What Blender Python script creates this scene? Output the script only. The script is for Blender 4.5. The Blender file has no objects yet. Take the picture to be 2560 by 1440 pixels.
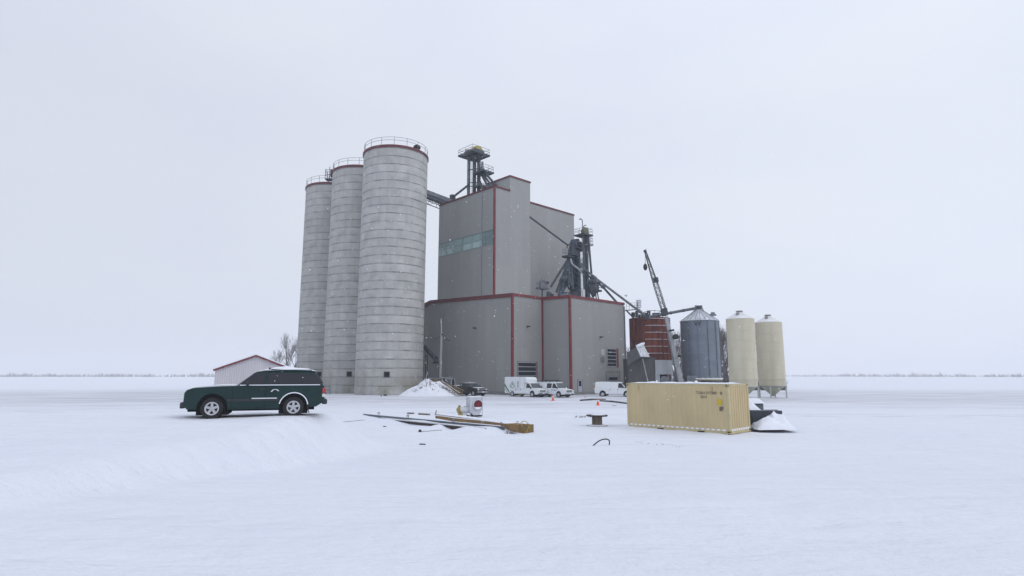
import bpy, bmesh, math, random
from mathutils import Vector, Matrix, noise
R = math.radians
C = bpy.context.scene.collection
SC = bpy.context.scene
rnd = random.Random(7)

# ------------------------------------------------------------------ camera
CZ = 3.05
PITCH = R(8.6)
F = 1440.0
cam_d = bpy.data.cameras.new("camera")
cam = bpy.data.objects.new("camera", cam_d)
C.objects.link(cam)
cam.location = (0, 0, CZ)
cam.rotation_euler = (math.pi / 2 + PITCH, 0, 0)
cam_d.sensor_fit = 'HORIZONTAL'
cam_d.sensor_width = 36
cam_d.lens = F / 2560 * 36
cam_d.clip_start = 0.1
cam_d.clip_end = 8000
SC.camera = cam

# ------------------------------------------------------------------ world: even winter overcast
w = bpy.data.worlds.new("World")
SC.world = w
w.use_nodes = True
nt = w.node_tree
for n in list(nt.nodes):
    nt.nodes.remove(n)
out = nt.nodes.new('ShaderNodeOutputWorld')
sky = nt.nodes.new('ShaderNodeTexSky')
sky.sky_type = 'NISHITA'
sky.sun_disc = False
sky.sun_elevation = R(42)
sky.sun_rotation = R(118)
sky.dust_density = 3.0
bg1 = nt.nodes.new('ShaderNodeBackground')
bg1.inputs[1].default_value = 0.06
nt.links.new(sky.outputs[0], bg1.inputs[0])
tc = nt.nodes.new('ShaderNodeTexCoord')
mp = nt.nodes.new('ShaderNodeMapping')
mp.inputs['Scale'].default_value = (1.0, 1.0, 2.2)
nz = nt.nodes.new('ShaderNodeTexNoise')
nz.inputs['Scale'].default_value = 1.7
nz.inputs['Detail'].default_value = 5
nz.inputs['Roughness'].default_value = 0.5
nt.links.new(tc.outputs['Generated'], mp.inputs[0])
nt.links.new(mp.outputs[0], nz.inputs['Vector'])
rp = nt.nodes.new('ShaderNodeValToRGB')
rp.color_ramp.elements[0].position = 0.32
rp.color_ramp.elements[0].color = (0.745, 0.79, 0.945, 1)
rp.color_ramp.elements[1].position = 0.66
rp.color_ramp.elements[1].color = (0.815, 0.865, 0.96, 1)
nt.links.new(nz.outputs['Fac'], rp.inputs[0])
sp = nt.nodes.new('ShaderNodeSeparateXYZ')
nt.links.new(tc.outputs['Generated'], sp.inputs[0])
mr = nt.nodes.new('ShaderNodeMapRange')          # the overcast is brighter overhead
mr.inputs['From Min'].default_value = 0.40
mr.inputs['From Max'].default_value = 1.0
mr.inputs['To Min'].default_value = 1.0
mr.inputs['To Max'].default_value = 1.22
nt.links.new(sp.outputs['Z'], mr.inputs['Value'])
mr2 = nt.nodes.new('ShaderNodeMapRange')         # sky dimmed to the left, added to darken the left-hand walls
mr2.inputs['From Min'].default_value = -1.0
mr2.inputs['From Max'].default_value = 0.6
mr2.inputs['To Min'].default_value = 0.86
mr2.inputs['To Max'].default_value = 1.04
nt.links.new(sp.outputs['X'], mr2.inputs['Value'])
mm2 = nt.nodes.new('ShaderNodeMath')
mm2.operation = 'MULTIPLY'
nt.links.new(mr.outputs[0], mm2.inputs[0])
nt.links.new(mr2.outputs[0], mm2.inputs[1])
bg2 = nt.nodes.new('ShaderNodeBackground')
nt.links.new(rp.outputs[0], bg2.inputs[0])
nt.links.new(mm2.outputs[0], bg2.inputs[1])
mx = nt.nodes.new('ShaderNodeMixShader')
mx.inputs[0].default_value = 0.94
nt.links.new(bg1.outputs[0], mx.inputs[1])
nt.links.new(bg2.outputs[0], mx.inputs[2])
nt.links.new(mx.outputs[0], out.inputs[0])

# ------------------------------------------------------------------ weak sun behind the cloud
sl = bpy.data.lights.new("sun", 'SUN')
sl.energy = 0.55
sl.angle = R(35)
sl.color = (1.0, 0.97, 0.93)
sun = bpy.data.objects.new("sun", sl)
C.objects.link(sun)
sdir = Vector((0.66, -0.36, 0.68)).normalized()
sun.rotation_euler = sdir.to_track_quat('Z', 'Y').to_euler()
sun.location = (30, -30, 60)
SC.view_settings.view_transform = 'Standard'
SC.view_settings.look = 'None'
SC.view_settings.exposure = 0.0
SC.view_settings.gamma = 1.0
SC.cycles.volume_bounces = 4

# ------------------------------------------------------------------ measuring helpers
CP, SP = math.cos(PITCH), math.sin(PITCH)


def at(px, py, Y):
    """world point at depth Y seen at a photograph position"""
    a, b = px - 1280.0, 720.0 - py
    dy = F * CP - b * SP
    dz = F * SP + b * CP
    s = Y / dy
    return Vector((a * s, Y, CZ + dz * s))


def gnd(px, py, z=0.0):
    a, b = px - 1280.0, 720.0 - py
    dy = F * CP - b * SP
    dz = F * SP + b * CP
    s = (z - CZ) / dz
    return Vector((a * s, dy * s, z))


# ------------------------------------------------------------------ materials
MATS = {}


def mat(name, col, rough=0.6, metal=0.0, var=0.12, nscale=1.5, bump=0.0, bscale=20.0, spec=0.4, coat=0.0,
        col2=None, stretch=(1, 1, 1), detail=6):
    if name in MATS:
        return MATS[name]
    m = bpy.data.materials.new(name)
    m.use_nodes = True
    t = m.node_tree
    b = t.nodes['Principled BSDF']
    b.inputs['Roughness'].default_value = rough
    b.inputs['Metallic'].default_value = metal
    b.inputs['Specular IOR Level'].default_value = spec
    b.inputs['Coat Weight'].default_value = coat
    tc = t.nodes.new('ShaderNodeTexCoord')
    mp = t.nodes.new('ShaderNodeMapping')
    mp.inputs['Scale'].default_value = stretch
    t.links.new(tc.outputs['Object'], mp.inputs[0])
    nz = t.nodes.new('ShaderNodeTexNoise')
    nz.inputs['Scale'].default_value = nscale
    nz.inputs['Detail'].default_value = detail
    nz.inputs['Roughness'].default_value = 0.6
    t.links.new(mp.outputs[0], nz.inputs['Vector'])
    r = t.nodes.new('ShaderNodeValToRGB')
    r.color_ramp.elements[0].position = 0.3
    r.color_ramp.elements[1].position = 0.7
    c2 = col2 if col2 else tuple(min(1, c * (1 + var)) for c in col)
    c1 = tuple(c * (1 - var) for c in col) if not col2 else col
    r.color_ramp.elements[0].color = (*c1, 1)
    r.color_ramp.elements[1].color = (*c2, 1)
    t.links.new(nz.outputs['Fac'], r.inputs[0])
    t.links.new(r.outputs[0], b.inputs['Base Color'])
    if bump > 0:
        n2 = t.nodes.new('ShaderNodeTexNoise')
        n2.inputs['Scale'].default_value = bscale
        n2.inputs['Detail'].default_value = 5
        t.links.new(mp.outputs[0], n2.inputs['Vector'])
        bp = t.nodes.new('ShaderNodeBump')
        bp.inputs['Strength'].default_value = bump
        bp.inputs['Distance'].default_value = 0.05
        t.links.new(n2.outputs['Fac'], bp.inputs['Height'])
        t.links.new(bp.outputs[0], b.inputs['Normal'])
    MATS[name] = m
    return m


def N(t, typ, **kw):
    n = t.nodes.new(typ)
    for k, v in kw.items():
        if k in n.inputs.keys():
            n.inputs[k].default_value = v
        else:
            setattr(n, k, v)
    return n


def math_node(t, op, a, b=None, c=None):
    n = t.nodes.new('ShaderNodeMath')
    n.operation = op
    for i, x in enumerate((a, b, c)):
        if x is None:
            continue
        if isinstance(x, (int, float)):
            n.inputs[i].default_value = x
        else:
            t.links.new(x, n.inputs[i])
    return n.outputs[0]


def mixc(t, fac, a, b):
    n = t.nodes.new('ShaderNodeMix')
    n.data_type = 'RGBA'
    if isinstance(fac, (int, float)):
        n.inputs['Factor'].default_value = fac
    else:
        t.links.new(fac, n.inputs['Factor'])
    for key, x in ((6, a), (7, b)):
        if isinstance(x, tuple):
            n.inputs[key].default_value = (*x, 1)
        else:
            t.links.new(x, n.inputs[key])
    return n.outputs[2]


def concrete_mat(name, lift, seed, tint=1.0):
    m = bpy.data.materials.new(name)
    m.use_nodes = True
    t = m.node_tree
    b = t.nodes['Principled BSDF']
    b.inputs['Roughness'].default_value = 0.9
    b.inputs['Specular IOR Level'].default_value = 0.2
    tc = N(t, 'ShaderNodeTexCoord')
    sx = N(t, 'ShaderNodeSeparateXYZ')
    t.links.new(tc.outputs['Object'], sx.inputs[0])
    z = sx.outputs['Z']
    # wobble of each pour line
    nw = N(t, 'ShaderNodeTexNoise', Scale=0.35, Detail=4.0)
    t.links.new(tc.outputs['Object'], nw.inputs['Vector'])
    wob = math_node(t, 'MULTIPLY_ADD', nw.outputs['Fac'], 0.16, -0.08)
    zz = math_node(t, 'DIVIDE', math_node(t, 'ADD', z, wob), lift)
    fl = math_node(t, 'FLOOR', zz)
    fr = math_node(t, 'SUBTRACT', zz, fl)
    wn = N(t, 'ShaderNodeTexWhiteNoise', noise_dimensions='1D')
    t.links.new(math_node(t, 'ADD', fl, float(seed)), wn.inputs['W'])
    # base colour with blotches
    n1 = N(t, 'ShaderNodeTexNoise', Scale=0.55, Detail=8.0, Roughness=0.65)
    t.links.new(tc.outputs['Object'], n1.inputs['Vector'])
    r1 = N(t, 'ShaderNodeValToRGB')
    r1.color_ramp.elements[0].position = 0.28
    r1.color_ramp.elements[0].color = (0.35 * tint, 0.352 * tint, 0.342 * tint, 1)
    r1.color_ramp.elements[1].position = 0.72
    r1.color_ramp.elements[1].color = (0.515 * tint, 0.51 * tint, 0.488 * tint, 1)
    t.links.new(n1.outputs['Fac'], r1.inputs[0])
    # tone of every pour
    tone = math_node(t, 'MULTIPLY_ADD', wn.outputs['Value'], 0.12, 0.93)
    vm = N(t, 'ShaderNodeVectorMath', operation='SCALE')
    t.links.new(r1.outputs[0], vm.inputs[0])
    t.links.new(tone, vm.inputs['Scale'])
    # vertical streaks
    mp = N(t, 'ShaderNodeMapping')
    mp.inputs['Scale'].default_value = (1.6, 1.6, 0.09)
    t.links.new(tc.outputs['Object'], mp.inputs[0])
    n2 = N(t, 'ShaderNodeTexNoise', Scale=1.0, Detail=5.0)
    t.links.new(mp.outputs[0], n2.inputs['Vector'])
    st = math_node(t, 'MULTIPLY_ADD', n2.outputs['Fac'], 0.24, 0.88)
    vm2 = N(t, 'ShaderNodeVectorMath', operation='SCALE')
    t.links.new(vm.outputs[0], vm2.inputs[0])
    t.links.new(st, vm2.inputs['Scale'])
    # dark pour joints
    n3 = N(t, 'ShaderNodeTexNoise', Scale=0.6, Detail=6.0)
    t.links.new(tc.outputs['Object'], n3.inputs['Vector'])
    d = math_node(t, 'ABSOLUTE', math_node(t, 'SUBTRACT', fr, 0.5))
    j = N(t, 'ShaderNodeMapRange')
    j.inputs['From Min'].default_value = 0.395
    j.inputs['From Max'].default_value = 0.475
    t.links.new(d, j.inputs['Value'])
    js = math_node(t, 'MULTIPLY', j.outputs[0], math_node(t, 'MULTIPLY_ADD', n3.outputs['Fac'], 2.1, -0.55))
    js = math_node(t, 'MAXIMUM', math_node(t, 'MINIMUM', js, 0.85), 0.0)
    c3 = mixc(t, js, vm2.outputs[0], (0.155, 0.16, 0.16))
    # brownish moss and splash near the ground
    lo = N(t, 'ShaderNodeMapRange')
    lo.inputs['From Min'].default_value = 4.5
    lo.inputs['From Max'].default_value = 0.3
    t.links.new(z, lo.inputs['Value'])
    n4 = N(t, 'ShaderNodeTexNoise', Scale=0.33, Detail=5.0)
    t.links.new(tc.outputs['Object'], n4.inputs['Vector'])
    n4r = N(t, 'ShaderNodeMapRange')
    n4r.inputs['From Min'].default_value = 0.42
    n4r.inputs['From Max'].default_value = 0.66
    t.links.new(n4.outputs['Fac'], n4r.inputs['Value'])
    ms = math_node(t, 'MULTIPLY', lo.outputs[0], math_node(t, 'MULTIPLY', n4r.outputs[0], 0.75))
    c4 = mixc(t, ms, c3, (0.20, 0.185, 0.12))
    t.links.new(c4, b.inputs['Base Color'])
    nb = N(t, 'ShaderNodeTexNoise', Scale=4.0, Detail=6.0)
    t.links.new(tc.outputs['Object'], nb.inputs['Vector'])
    bp = N(t, 'ShaderNodeBump', Strength=0.35, Distance=0.06)
    t.links.new(nb.outputs['Fac'], bp.inputs['Height'])
    t.links.new(bp.outputs[0], b.inputs['Normal'])
    return m


def cladding_mat(name, col, rib=0.3, axis='XY', var=0.07):
    """vertical ribbed steel sheet, in the thing's own coordinates"""
    m = bpy.data.materials.new(name)
    m.use_nodes = True
    t = m.node_tree
    b = t.nodes['Principled BSDF']
    b.inputs['Roughness'].default_value = 0.55
    b.inputs['Specular IOR Level'].default_value = 0.3
    tc = N(t, 'ShaderNodeTexCoord')
    sx = N(t, 'ShaderNodeSeparateXYZ')
    t.links.new(tc.outputs['Object'], sx.inputs[0])
    s = math_node(t, 'ADD', sx.outputs['X'], sx.outputs['Y'])
    ph = math_node(t, 'MULTIPLY', s, 2 * math.pi / rib)
    wv = math_node(t, 'SINE', ph)
    pan = math_node(t, 'FLOOR', math_node(t, 'DIVIDE', s, 0.914))
    zp = math_node(t, 'FLOOR', math_node(t, 'DIVIDE', sx.outputs['Z'], 7.3))
    wn = N(t, 'ShaderNodeTexWhiteNoise', noise_dimensions='1D')
    t.links.new(math_node(t, 'ADD', pan, math_node(t, 'MULTIPLY', zp, 37.0)), wn.inputs['W'])
    mp = N(t, 'ShaderNodeMapping')
    mp.inputs['Scale'].default_value = (1, 1, 0.25)
    t.links.new(tc.outputs['Object'], mp.inputs[0])
    nz = N(t, 'ShaderNodeTexNoise', Scale=0.28, Detail=6.0, Roughness=0.6)
    t.links.new(mp.outputs[0], nz.inputs['Vector'])
    k = math_node(t, 'MULTIPLY_ADD', wn.outputs['Value'], var, 1 - var / 2)
    k2 = math_node(t, 'MULTIPLY_ADD', nz.outputs['Fac'], 0.20, 0.90)
    k3 = math_node(t, 'MULTIPLY_ADD', wv, 0.05, 1.0)
    kk = math_node(t, 'MULTIPLY', math_node(t, 'MULTIPLY', k, k2), k3)
    vm = N(t, 'ShaderNodeVectorMath', operation='SCALE')
    vm.inputs[0].default_value = col
    t.links.new(kk, vm.inputs['Scale'])
    t.links.new(vm.outputs[0], b.inputs['Base Color'])
    bp = N(t, 'ShaderNodeBump', Strength=0.4, Distance=0.04)
    t.links.new(wv, bp.inputs['Height'])
    t.links.new(bp.outputs[0], b.inputs['Normal'])
    return m


def glass_mat(name, col, rough=0.08):
    m = bpy.data.materials.new(name)
    m.use_nodes = True
    b = m.node_tree.nodes['Principled BSDF']
    b.inputs['Base Color'].default_value = (*col, 1)
    b.inputs['Roughness'].default_value = rough
    b.inputs['Specular IOR Level'].default_value = 0.5
    return m


M_SNOWB = mat('snow_lump', (0.79, 0.815, 0.875), 0.75, var=0.03, bump=0.5, bscale=3.0)
M_RED = mat('red_trim', (0.165, 0.022, 0.026), 0.45, var=0.25, nscale=0.8)
M_REDD = mat('dark_red_fascia', (0.115, 0.022, 0.028), 0.5, var=0.25, nscale=0.8)
M_CLAD = cladding_mat('grey_cladding', (0.287, 0.287, 0.276))
M_CLAD2 = cladding_mat('grey_cladding_tower', (0.305, 0.305, 0.297), rib=0.3)
M_STEELD = mat('dark_painted_steel', (0.05, 0.06, 0.075), 0.5, 0.3, var=0.35, nscale=1.2)
M_STEELN = mat('navy_casing', (0.035, 0.055, 0.085), 0.45, 0.2, var=0.4, nscale=0.9)
M_STEELG = mat('galvanised_steel', (0.30, 0.32, 0.34), 0.5, 0.55, var=0.25, nscale=1.5)
M_STEELM = mat('mid_grey_steel', (0.16, 0.18, 0.20), 0.5, 0.4, var=0.3, nscale=1.2)
M_RAIL = mat('railing_steel', (0.20, 0.22, 0.26), 0.5, 0.4, var=0.2)
M_YEL = mat('yellow_hood', (0.42, 0.33, 0.05), 0.5, var=0.35, nscale=1.5)
M_OLIVE = mat('olive_hood', (0.13, 0.14, 0.05), 0.5, var=0.35, nscale=1.5)
M_BLACK = mat('black_rubber', (0.018, 0.018, 0.02), 0.75, var=0.3, nscale=4)
M_HOLE = mat('dark_opening', (0.006, 0.007, 0.01), 0.9, var=0.2)
M_WHITE = mat('white_paint', (0.74, 0.77, 0.79), 0.35, var=0.05, nscale=0.9, coat=0.3)
M_WHITE2 = mat('white_paint_dusty', (0.66, 0.70, 0.73), 0.4, var=0.06, nscale=0.9, coat=0.2)
M_GLASS = glass_mat('dark_glass', (0.012, 0.014, 0.02))
M_GLASSV = glass_mat('van_glass', (0.05, 0.065, 0.07), 0.06)
M_PLAST = mat('black_plastic', (0.03, 0.032, 0.035), 0.55, var=0.25, nscale=3)
M_CHROME = mat('chrome', (0.62, 0.64, 0.66), 0.22, 0.95, var=0.06)
M_ALLOY = mat('alloy', (0.52, 0.53, 0.55), 0.4, 0.7, var=0.12, nscale=6)
M_WOOD = mat('weathered_wood', (0.16, 0.125, 0.095), 0.85, var=0.35, nscale=3.0, bump=0.4, bscale=14, stretch=(1, 1, 0.2))
M_PLY = mat('plywood', (0.25, 0.155, 0.065), 0.8, var=0.25, nscale=1.3, bump=0.2, bscale=12)
M_TAN = mat('tan_lumber', (0.19, 0.13, 0.065), 0.8, var=0.3, nscale=2.0)
M_POLE = mat('grey_pole_wood', (0.27, 0.275, 0.28), 0.85, var=0.2, nscale=2.0, stretch=(3, 3, 0.3))
M_RUST = mat('rust_red_panel', (0.21, 0.05, 0.035), 0.65, col2=(0.10, 0.026, 0.022), nscale=0.9)
M_BARK = mat('bare_bark', (0.15, 0.138, 0.138), 0.9, var=0.3, nscale=2.0)
M_TWIG = mat('bare_twigs', (0.20, 0.187, 0.187), 0.9, var=0.3, nscale=2.0)
M_ORANGE = mat('cone_orange', (0.75, 0.09, 0.03), 0.5, var=0.1)
M_TAILR = mat('red_lens', (0.45, 0.03, 0.04), 0.2, var=0.1, coat=0.4)
M_LENS = mat('clear_lens', (0.6, 0.62, 0.62), 0.15, var=0.08, coat=0.5)


# ------------------------------------------------------------------ mesh builder
class MB:
    def __init__(s):
        s.v, s.f = [], []

    def add(s, verts, faces):
        o = len(s.v)
        s.v += [Vector(p) for p in verts]
        s.f += [tuple(i + o for i in f) for f in faces]
        return s

    def box(s, c, d, rz=0.0, M=None):
        hx, hy, hz = d[0] / 2, d[1] / 2, d[2] / 2
        vs = [Vector((x, y, z)) for x in (-hx, hx) for y in (-hy, hy) for z in (-hz, hz)]
        if M is not None:
            vs = [M @ p for p in vs]
        elif rz:
            Q = Matrix.Rotation(rz, 3, 'Z')
            vs = [Q @ p for p in vs]
        c = Vector(c)
        return s.add([p + c for p in vs],
                     [(0, 1, 3, 2), (4, 6, 7, 5), (0, 4, 5, 1), (2, 3, 7, 6), (0, 2, 6, 4), (1, 5, 7, 3)])

    def beam(s, p, q, w_, h_=None, up=(0, 0, 1)):
        p, q = Vector(p), Vector(q)
        h_ = h_ or w_
        d = (q - p)
        L = d.length
        d.normalize()
        u = Vector(up)
        if abs(d.dot(u)) > 0.98:
            u = Vector((1, 0, 0))
        a = d.cross(u).normalized()
        b = a.cross(d).normalized()
        M = Matrix((d, a, b)).transposed()
        return s.box((p + q) / 2, (L, w_, h_), M=M)

    def tube(s, p, q, r, n=8, r2=None, cap=True):
        p, q = Vector(p), Vector(q)
        r2 = r if r2 is None else r2
        d = (q - p).normalized()
        u = Vector((0, 0, 1)) if abs(d.z) < 0.95 else Vector((1, 0, 0))
        a = d.cross(u).normalized()
        b = d.cross(a)
        vs, fs = [], []
        for k in range(n):
            t = 2 * math.pi * k / n
            o = a * math.cos(t) + b * math.sin(t)
            vs.append(p + o * r)
            vs.append(q + o * r2)
        for k in range(n):
            k2 = (k + 1) % n
            fs.append((2 * k, 2 * k + 1, 2 * k2 + 1, 2 * k2))
        if cap:
            fs.append(tuple(range(0, 2 * n, 2)))
            fs.append(tuple(range(2 * n - 1, 0, -2)))
        return s.add(vs, fs)

    def path(s, pts, r, n=6):
        for a, b in zip(pts[:-1], pts[1:]):
            s.tube(a, b, r, n)
        return s

    def ring(s, c, rad, r, n=48, m=5, a0=0.0, a1=2 * math.pi):
        c = Vector(c)
        full = abs(a1 - a0 - 2 * math.pi) < 1e-4
        cnt = n if full else n + 1
        vs, fs = [], []
        for i in range(cnt):
            t = a0 + (a1 - a0) * i / n
            e = Vector((math.cos(t), math.sin(t), 0))
            for k in range(m):
                q = 2 * math.pi * k / m
                vs.append(c + e * (rad + r * math.cos(q)) + Vector((0, 0, r * math.sin(q))))
        for i in range(n):
            i2 = (i + 1) % cnt
            for k in range(m):
                k2 = (k + 1) % m
                fs.append((i * m + k, i2 * m + k, i2 * m + k2, i * m + k2))
        return s.add(vs, fs)

    def lathe(s, prof, c=(0, 0, 0), n=48, axis='Z', cap0=True, cap1=True):
        c = Vector(c)
        vs, fs = [], []
        m = len(prof)
        for i in range(n):
            t = 2 * math.pi * i / n
            for (r, z) in prof:
                if axis == 'Z':
                    p = Vector((r * math.cos(t), r * math.sin(t), z))
                elif axis == 'Y':
                    p = Vector((r * math.cos(t), z, r * math.sin(t)))
                else:
                    p = Vector((z, r * math.cos(t), r * math.sin(t)))
                vs.append(c + p)
        for i in range(n):
            i2 = (i + 1) % n
            for k in range(m - 1):
                fs.append((i * m + k, i2 * m + k, i2 * m + k + 1, i * m + k + 1))
        if cap0 and prof[0][0] > 1e-5:
            fs.append(tuple(i * m for i in range(n))[::-1])
        if cap1 and prof[-1][0] > 1e-5:
            fs.append(tuple(i * m + m - 1 for i in range(n)))
        return s.add(vs, fs)

    def prism(s, poly, fn0, fn1):
        """poly of 2D points, fn maps a 2D point to the 3D point on either side"""
        n = len(poly)
        vs = [Vector(fn0(*p)) for p in poly] + [Vector(fn1(*p)) for p in poly]
        fs = [tuple(range(n))[::-1], tuple(range(n, 2 * n))]
        for k in range(n):
            k2 = (k + 1) % n
            fs.append((k, k2, n + k2, n + k))
        return s.add(vs, fs)

    def build(s, name, m, parent=None, smooth=False, world=False, bevel=0.0, seg=2):
        me = bpy.data.meshes.new(name)
        vs = s.v
        if parent is not None and world:
            inv = xf(parent).inverted()
            vs = [inv @ p for p in vs]
        me.from_pydata([tuple(p) for p in vs], [], s.f)
        bm = bmesh.new()
        bm.from_mesh(me)
        bmesh.ops.recalc_face_normals(bm, faces=bm.faces)
        bm.to_mesh(me)
        bm.free()
        me.materials.append(m)
        if smooth:
            for p in me.polygons:
                p.use_smooth = True
            me.set_sharp_from_angle(angle=R(38))
        o = bpy.data.objects.new(name, me)
        C.objects.link(o)
        if parent is not None:
            o.parent = parent
        if bevel > 0:
            md = o.modifiers.new('bevel', 'BEVEL')
            md.width = bevel
            md.segments = seg
            md.limit_method = 'ANGLE'
            md.angle_limit = R(35)
        return o


def xf(o):
    M = Matrix.Translation(o.location) @ o.rotation_euler.to_matrix().to_4x4()
    return (xf(o.parent) @ M) if o.parent else M


def tag(o, label=None, cat=None, group=None, kind=None):
    if label:
        o['label'] = label
    if cat:
        o['category'] = cat
    if group:
        o['group'] = group
    if kind:
        o['kind'] = kind
    return o


def thing(name, label, cat, loc=(0, 0, 0), rz=0.0, group=None):
    o = bpy.data.objects.new(name, None)
    o.empty_display_size = 0.3
    C.objects.link(o)
    o.location = loc
    o.rotation_euler = (0, 0, rz)
    return tag(o, label, cat, group)


def copy_tree(o, parent=None):
    c = o.copy()
    C.objects.link(c)
    if parent is not None:
        c.parent = parent
    for ch in [x for x in SC.objects if x.parent == o]:
        copy_tree(ch, c)
    return c


def text_mesh(txt, size, name, m, parent, M, extr=0.004):
    cu = bpy.data.curves.new(name, 'FONT')
    cu.body = txt
    cu.size = size
    cu.extrude = extr
    cu.align_x = 'CENTER'
    cu.align_y = 'CENTER'
    tmp = bpy.data.objects.new(name, cu)
    C.objects.link(tmp)
    dg = bpy.context.evaluated_depsgraph_get()
    me = bpy.data.meshes.new_from_object(tmp.evaluated_get(dg))
    C.objects.unlink(tmp)
    bpy.data.objects.remove(tmp)
    me.transform(M)
    me.materials.clear()
    me.materials.append(m)
    o = bpy.data.objects.new(name, me)
    C.objects.link(o)
    o.parent = parent
    return o


def sstep(x, a, b):
    t = max(0.0, min(1.0, (x - a) / (b - a)))
    return t * t * (3 - 2 * t)


# ------------------------------------------------------------------ ground
CR_A, CR_B = gnd(1309, 1082), gnd(1088, 1050)          # long crate, near end and far end
BM_A, BM_B = gnd(1262, 1078), gnd(908, 1043)           # long steel beam
H_A, H_B = gnd(1212, 1081), gnd(952, 1054)             # heavier girder in front of it


def seg_uv(x, y, A, B):
    d = Vector((B.x - A.x, B.y - A.y))
    L = d.length
    d /= L
    e = Vector((x - A.x, y - A.y))
    return e.dot(d) / L, e.x * d.y - e.y * d.x          # fraction along, signed side


def terrain(x, y):
    a = 1 - sstep(y, 3, 26)
    b = (1 - sstep(x, -7.4, -4.9)) * (1 - sstep(y, 22.5, 28)) * 1.12
    h = 1.45 * max(a, b)
    far = sstep(y, 60, 110)
    n = noise.noise(Vector((x * 0.11, y * 0.11, 0))) * 0.12 + noise.noise(Vector((x * 0.45, y * 0.3, 3))) * 0.055
    n += noise.noise(Vector((x * 1.3, y * 0.7, 7))) * 0.02
    h += n * (1 - 0.5 * far)
    # drifts along the crate and the beams
    if 28 < y < 48 and -14 < x < 4:
        t, s = seg_uv(x, y, CR_A, CR_B)
        if 0.2 < t < 1.1:
            k = sstep(t, 0.35, 0.9) * (1 - sstep(t, 1.0, 1.1))
            h += 0.20 * k * math.exp(-((s + 0.45) / 0.75) ** 2)
            h += 0.20 * k * math.exp(-((s - 1.2) / 0.6) ** 2)
        t, s = seg_uv(x, y, H_A, H_B)
        if -0.15 < t < 1.15:
            k = 1 - sstep(t, 0.10, 0.26) * (1 - sstep(t, 0.62, 0.92))
            k *= sstep(t, -0.15, 0.02) * (1 - sstep(t, 1.0, 1.15))
            k = max(k, 0.75 * math.exp(-((t - 0.36) / 0.05) ** 2))
            h += 0.24 * k * math.exp(-((s + 0.25) / 0.5) ** 2)
        t, s = seg_uv(x, y, BM_A, BM_B)
        if -0.02 < t < 1.02:
            h += (0.10 + 0.08 * math.sin(t * 13 + 1)) * math.exp(-((s + 0.1) / 0.8) ** 2) * sstep(t, -0.02, 0.05)
    if 26 < y < 38 and 4 < x < 16:
        ex, ey = x - 11.07, y - 30.0
        lx_ = -ex * math.cos(R(44.6)) + ey * math.sin(R(44.6))
        ly_ = ex * math.sin(R(44.6)) + ey * math.cos(R(44.6))
        dx_, dy_ = max(-lx_, lx_ - 6.06, 0), max(-ly_, ly_ - 2.44, 0)
        q_ = math.hypot(dx_, dy_)
        h += (0.07 + 0.05 * noise.noise(Vector((x * 0.9, y * 0.9, 11)))) * max(0, 1 - q_ / 0.9)
    # ploughed ridges in front of the vans
    if 62 < y < 84 and 6 < x < 22:
        h += 0.38 * math.exp(-((x - 9.6) / 2.2) ** 2 - ((y - 74.5) / 1.8) ** 2)
        h += 0.9 * math.exp(-((x - 16.6) / 2.2) ** 2 - ((y - 70) / 2.0) ** 2)
    return h


def axis_vals(lo, hi, step, far_lo, far_hi, g=1.28):
    v = []
    x = lo
    while x <= hi + 1e-6:
        v.append(x)
        x += step
    s, x = step, v[-1]
    while x < far_hi:
        s *= g
        x += s
        v.append(x)
    s, x = step, v[0]
    while x > far_lo:
        s *= g
        x -= s
        v.insert(0, x)
    return v


xs = axis_vals(-20, 24, 0.25, -3000, 3000)
ys = axis_vals(3, 50, 0.25, -60, 5000, 1.12)
gv = [(x, y, terrain(x, y)) for y in ys for x in xs]
nx = len(xs)
gf = [(j * nx + i, j * nx + i + 1, (j + 1) * nx + i + 1, (j + 1) * nx + i) for j in range(len(ys) - 1) for i in range(nx - 1)]


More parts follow.
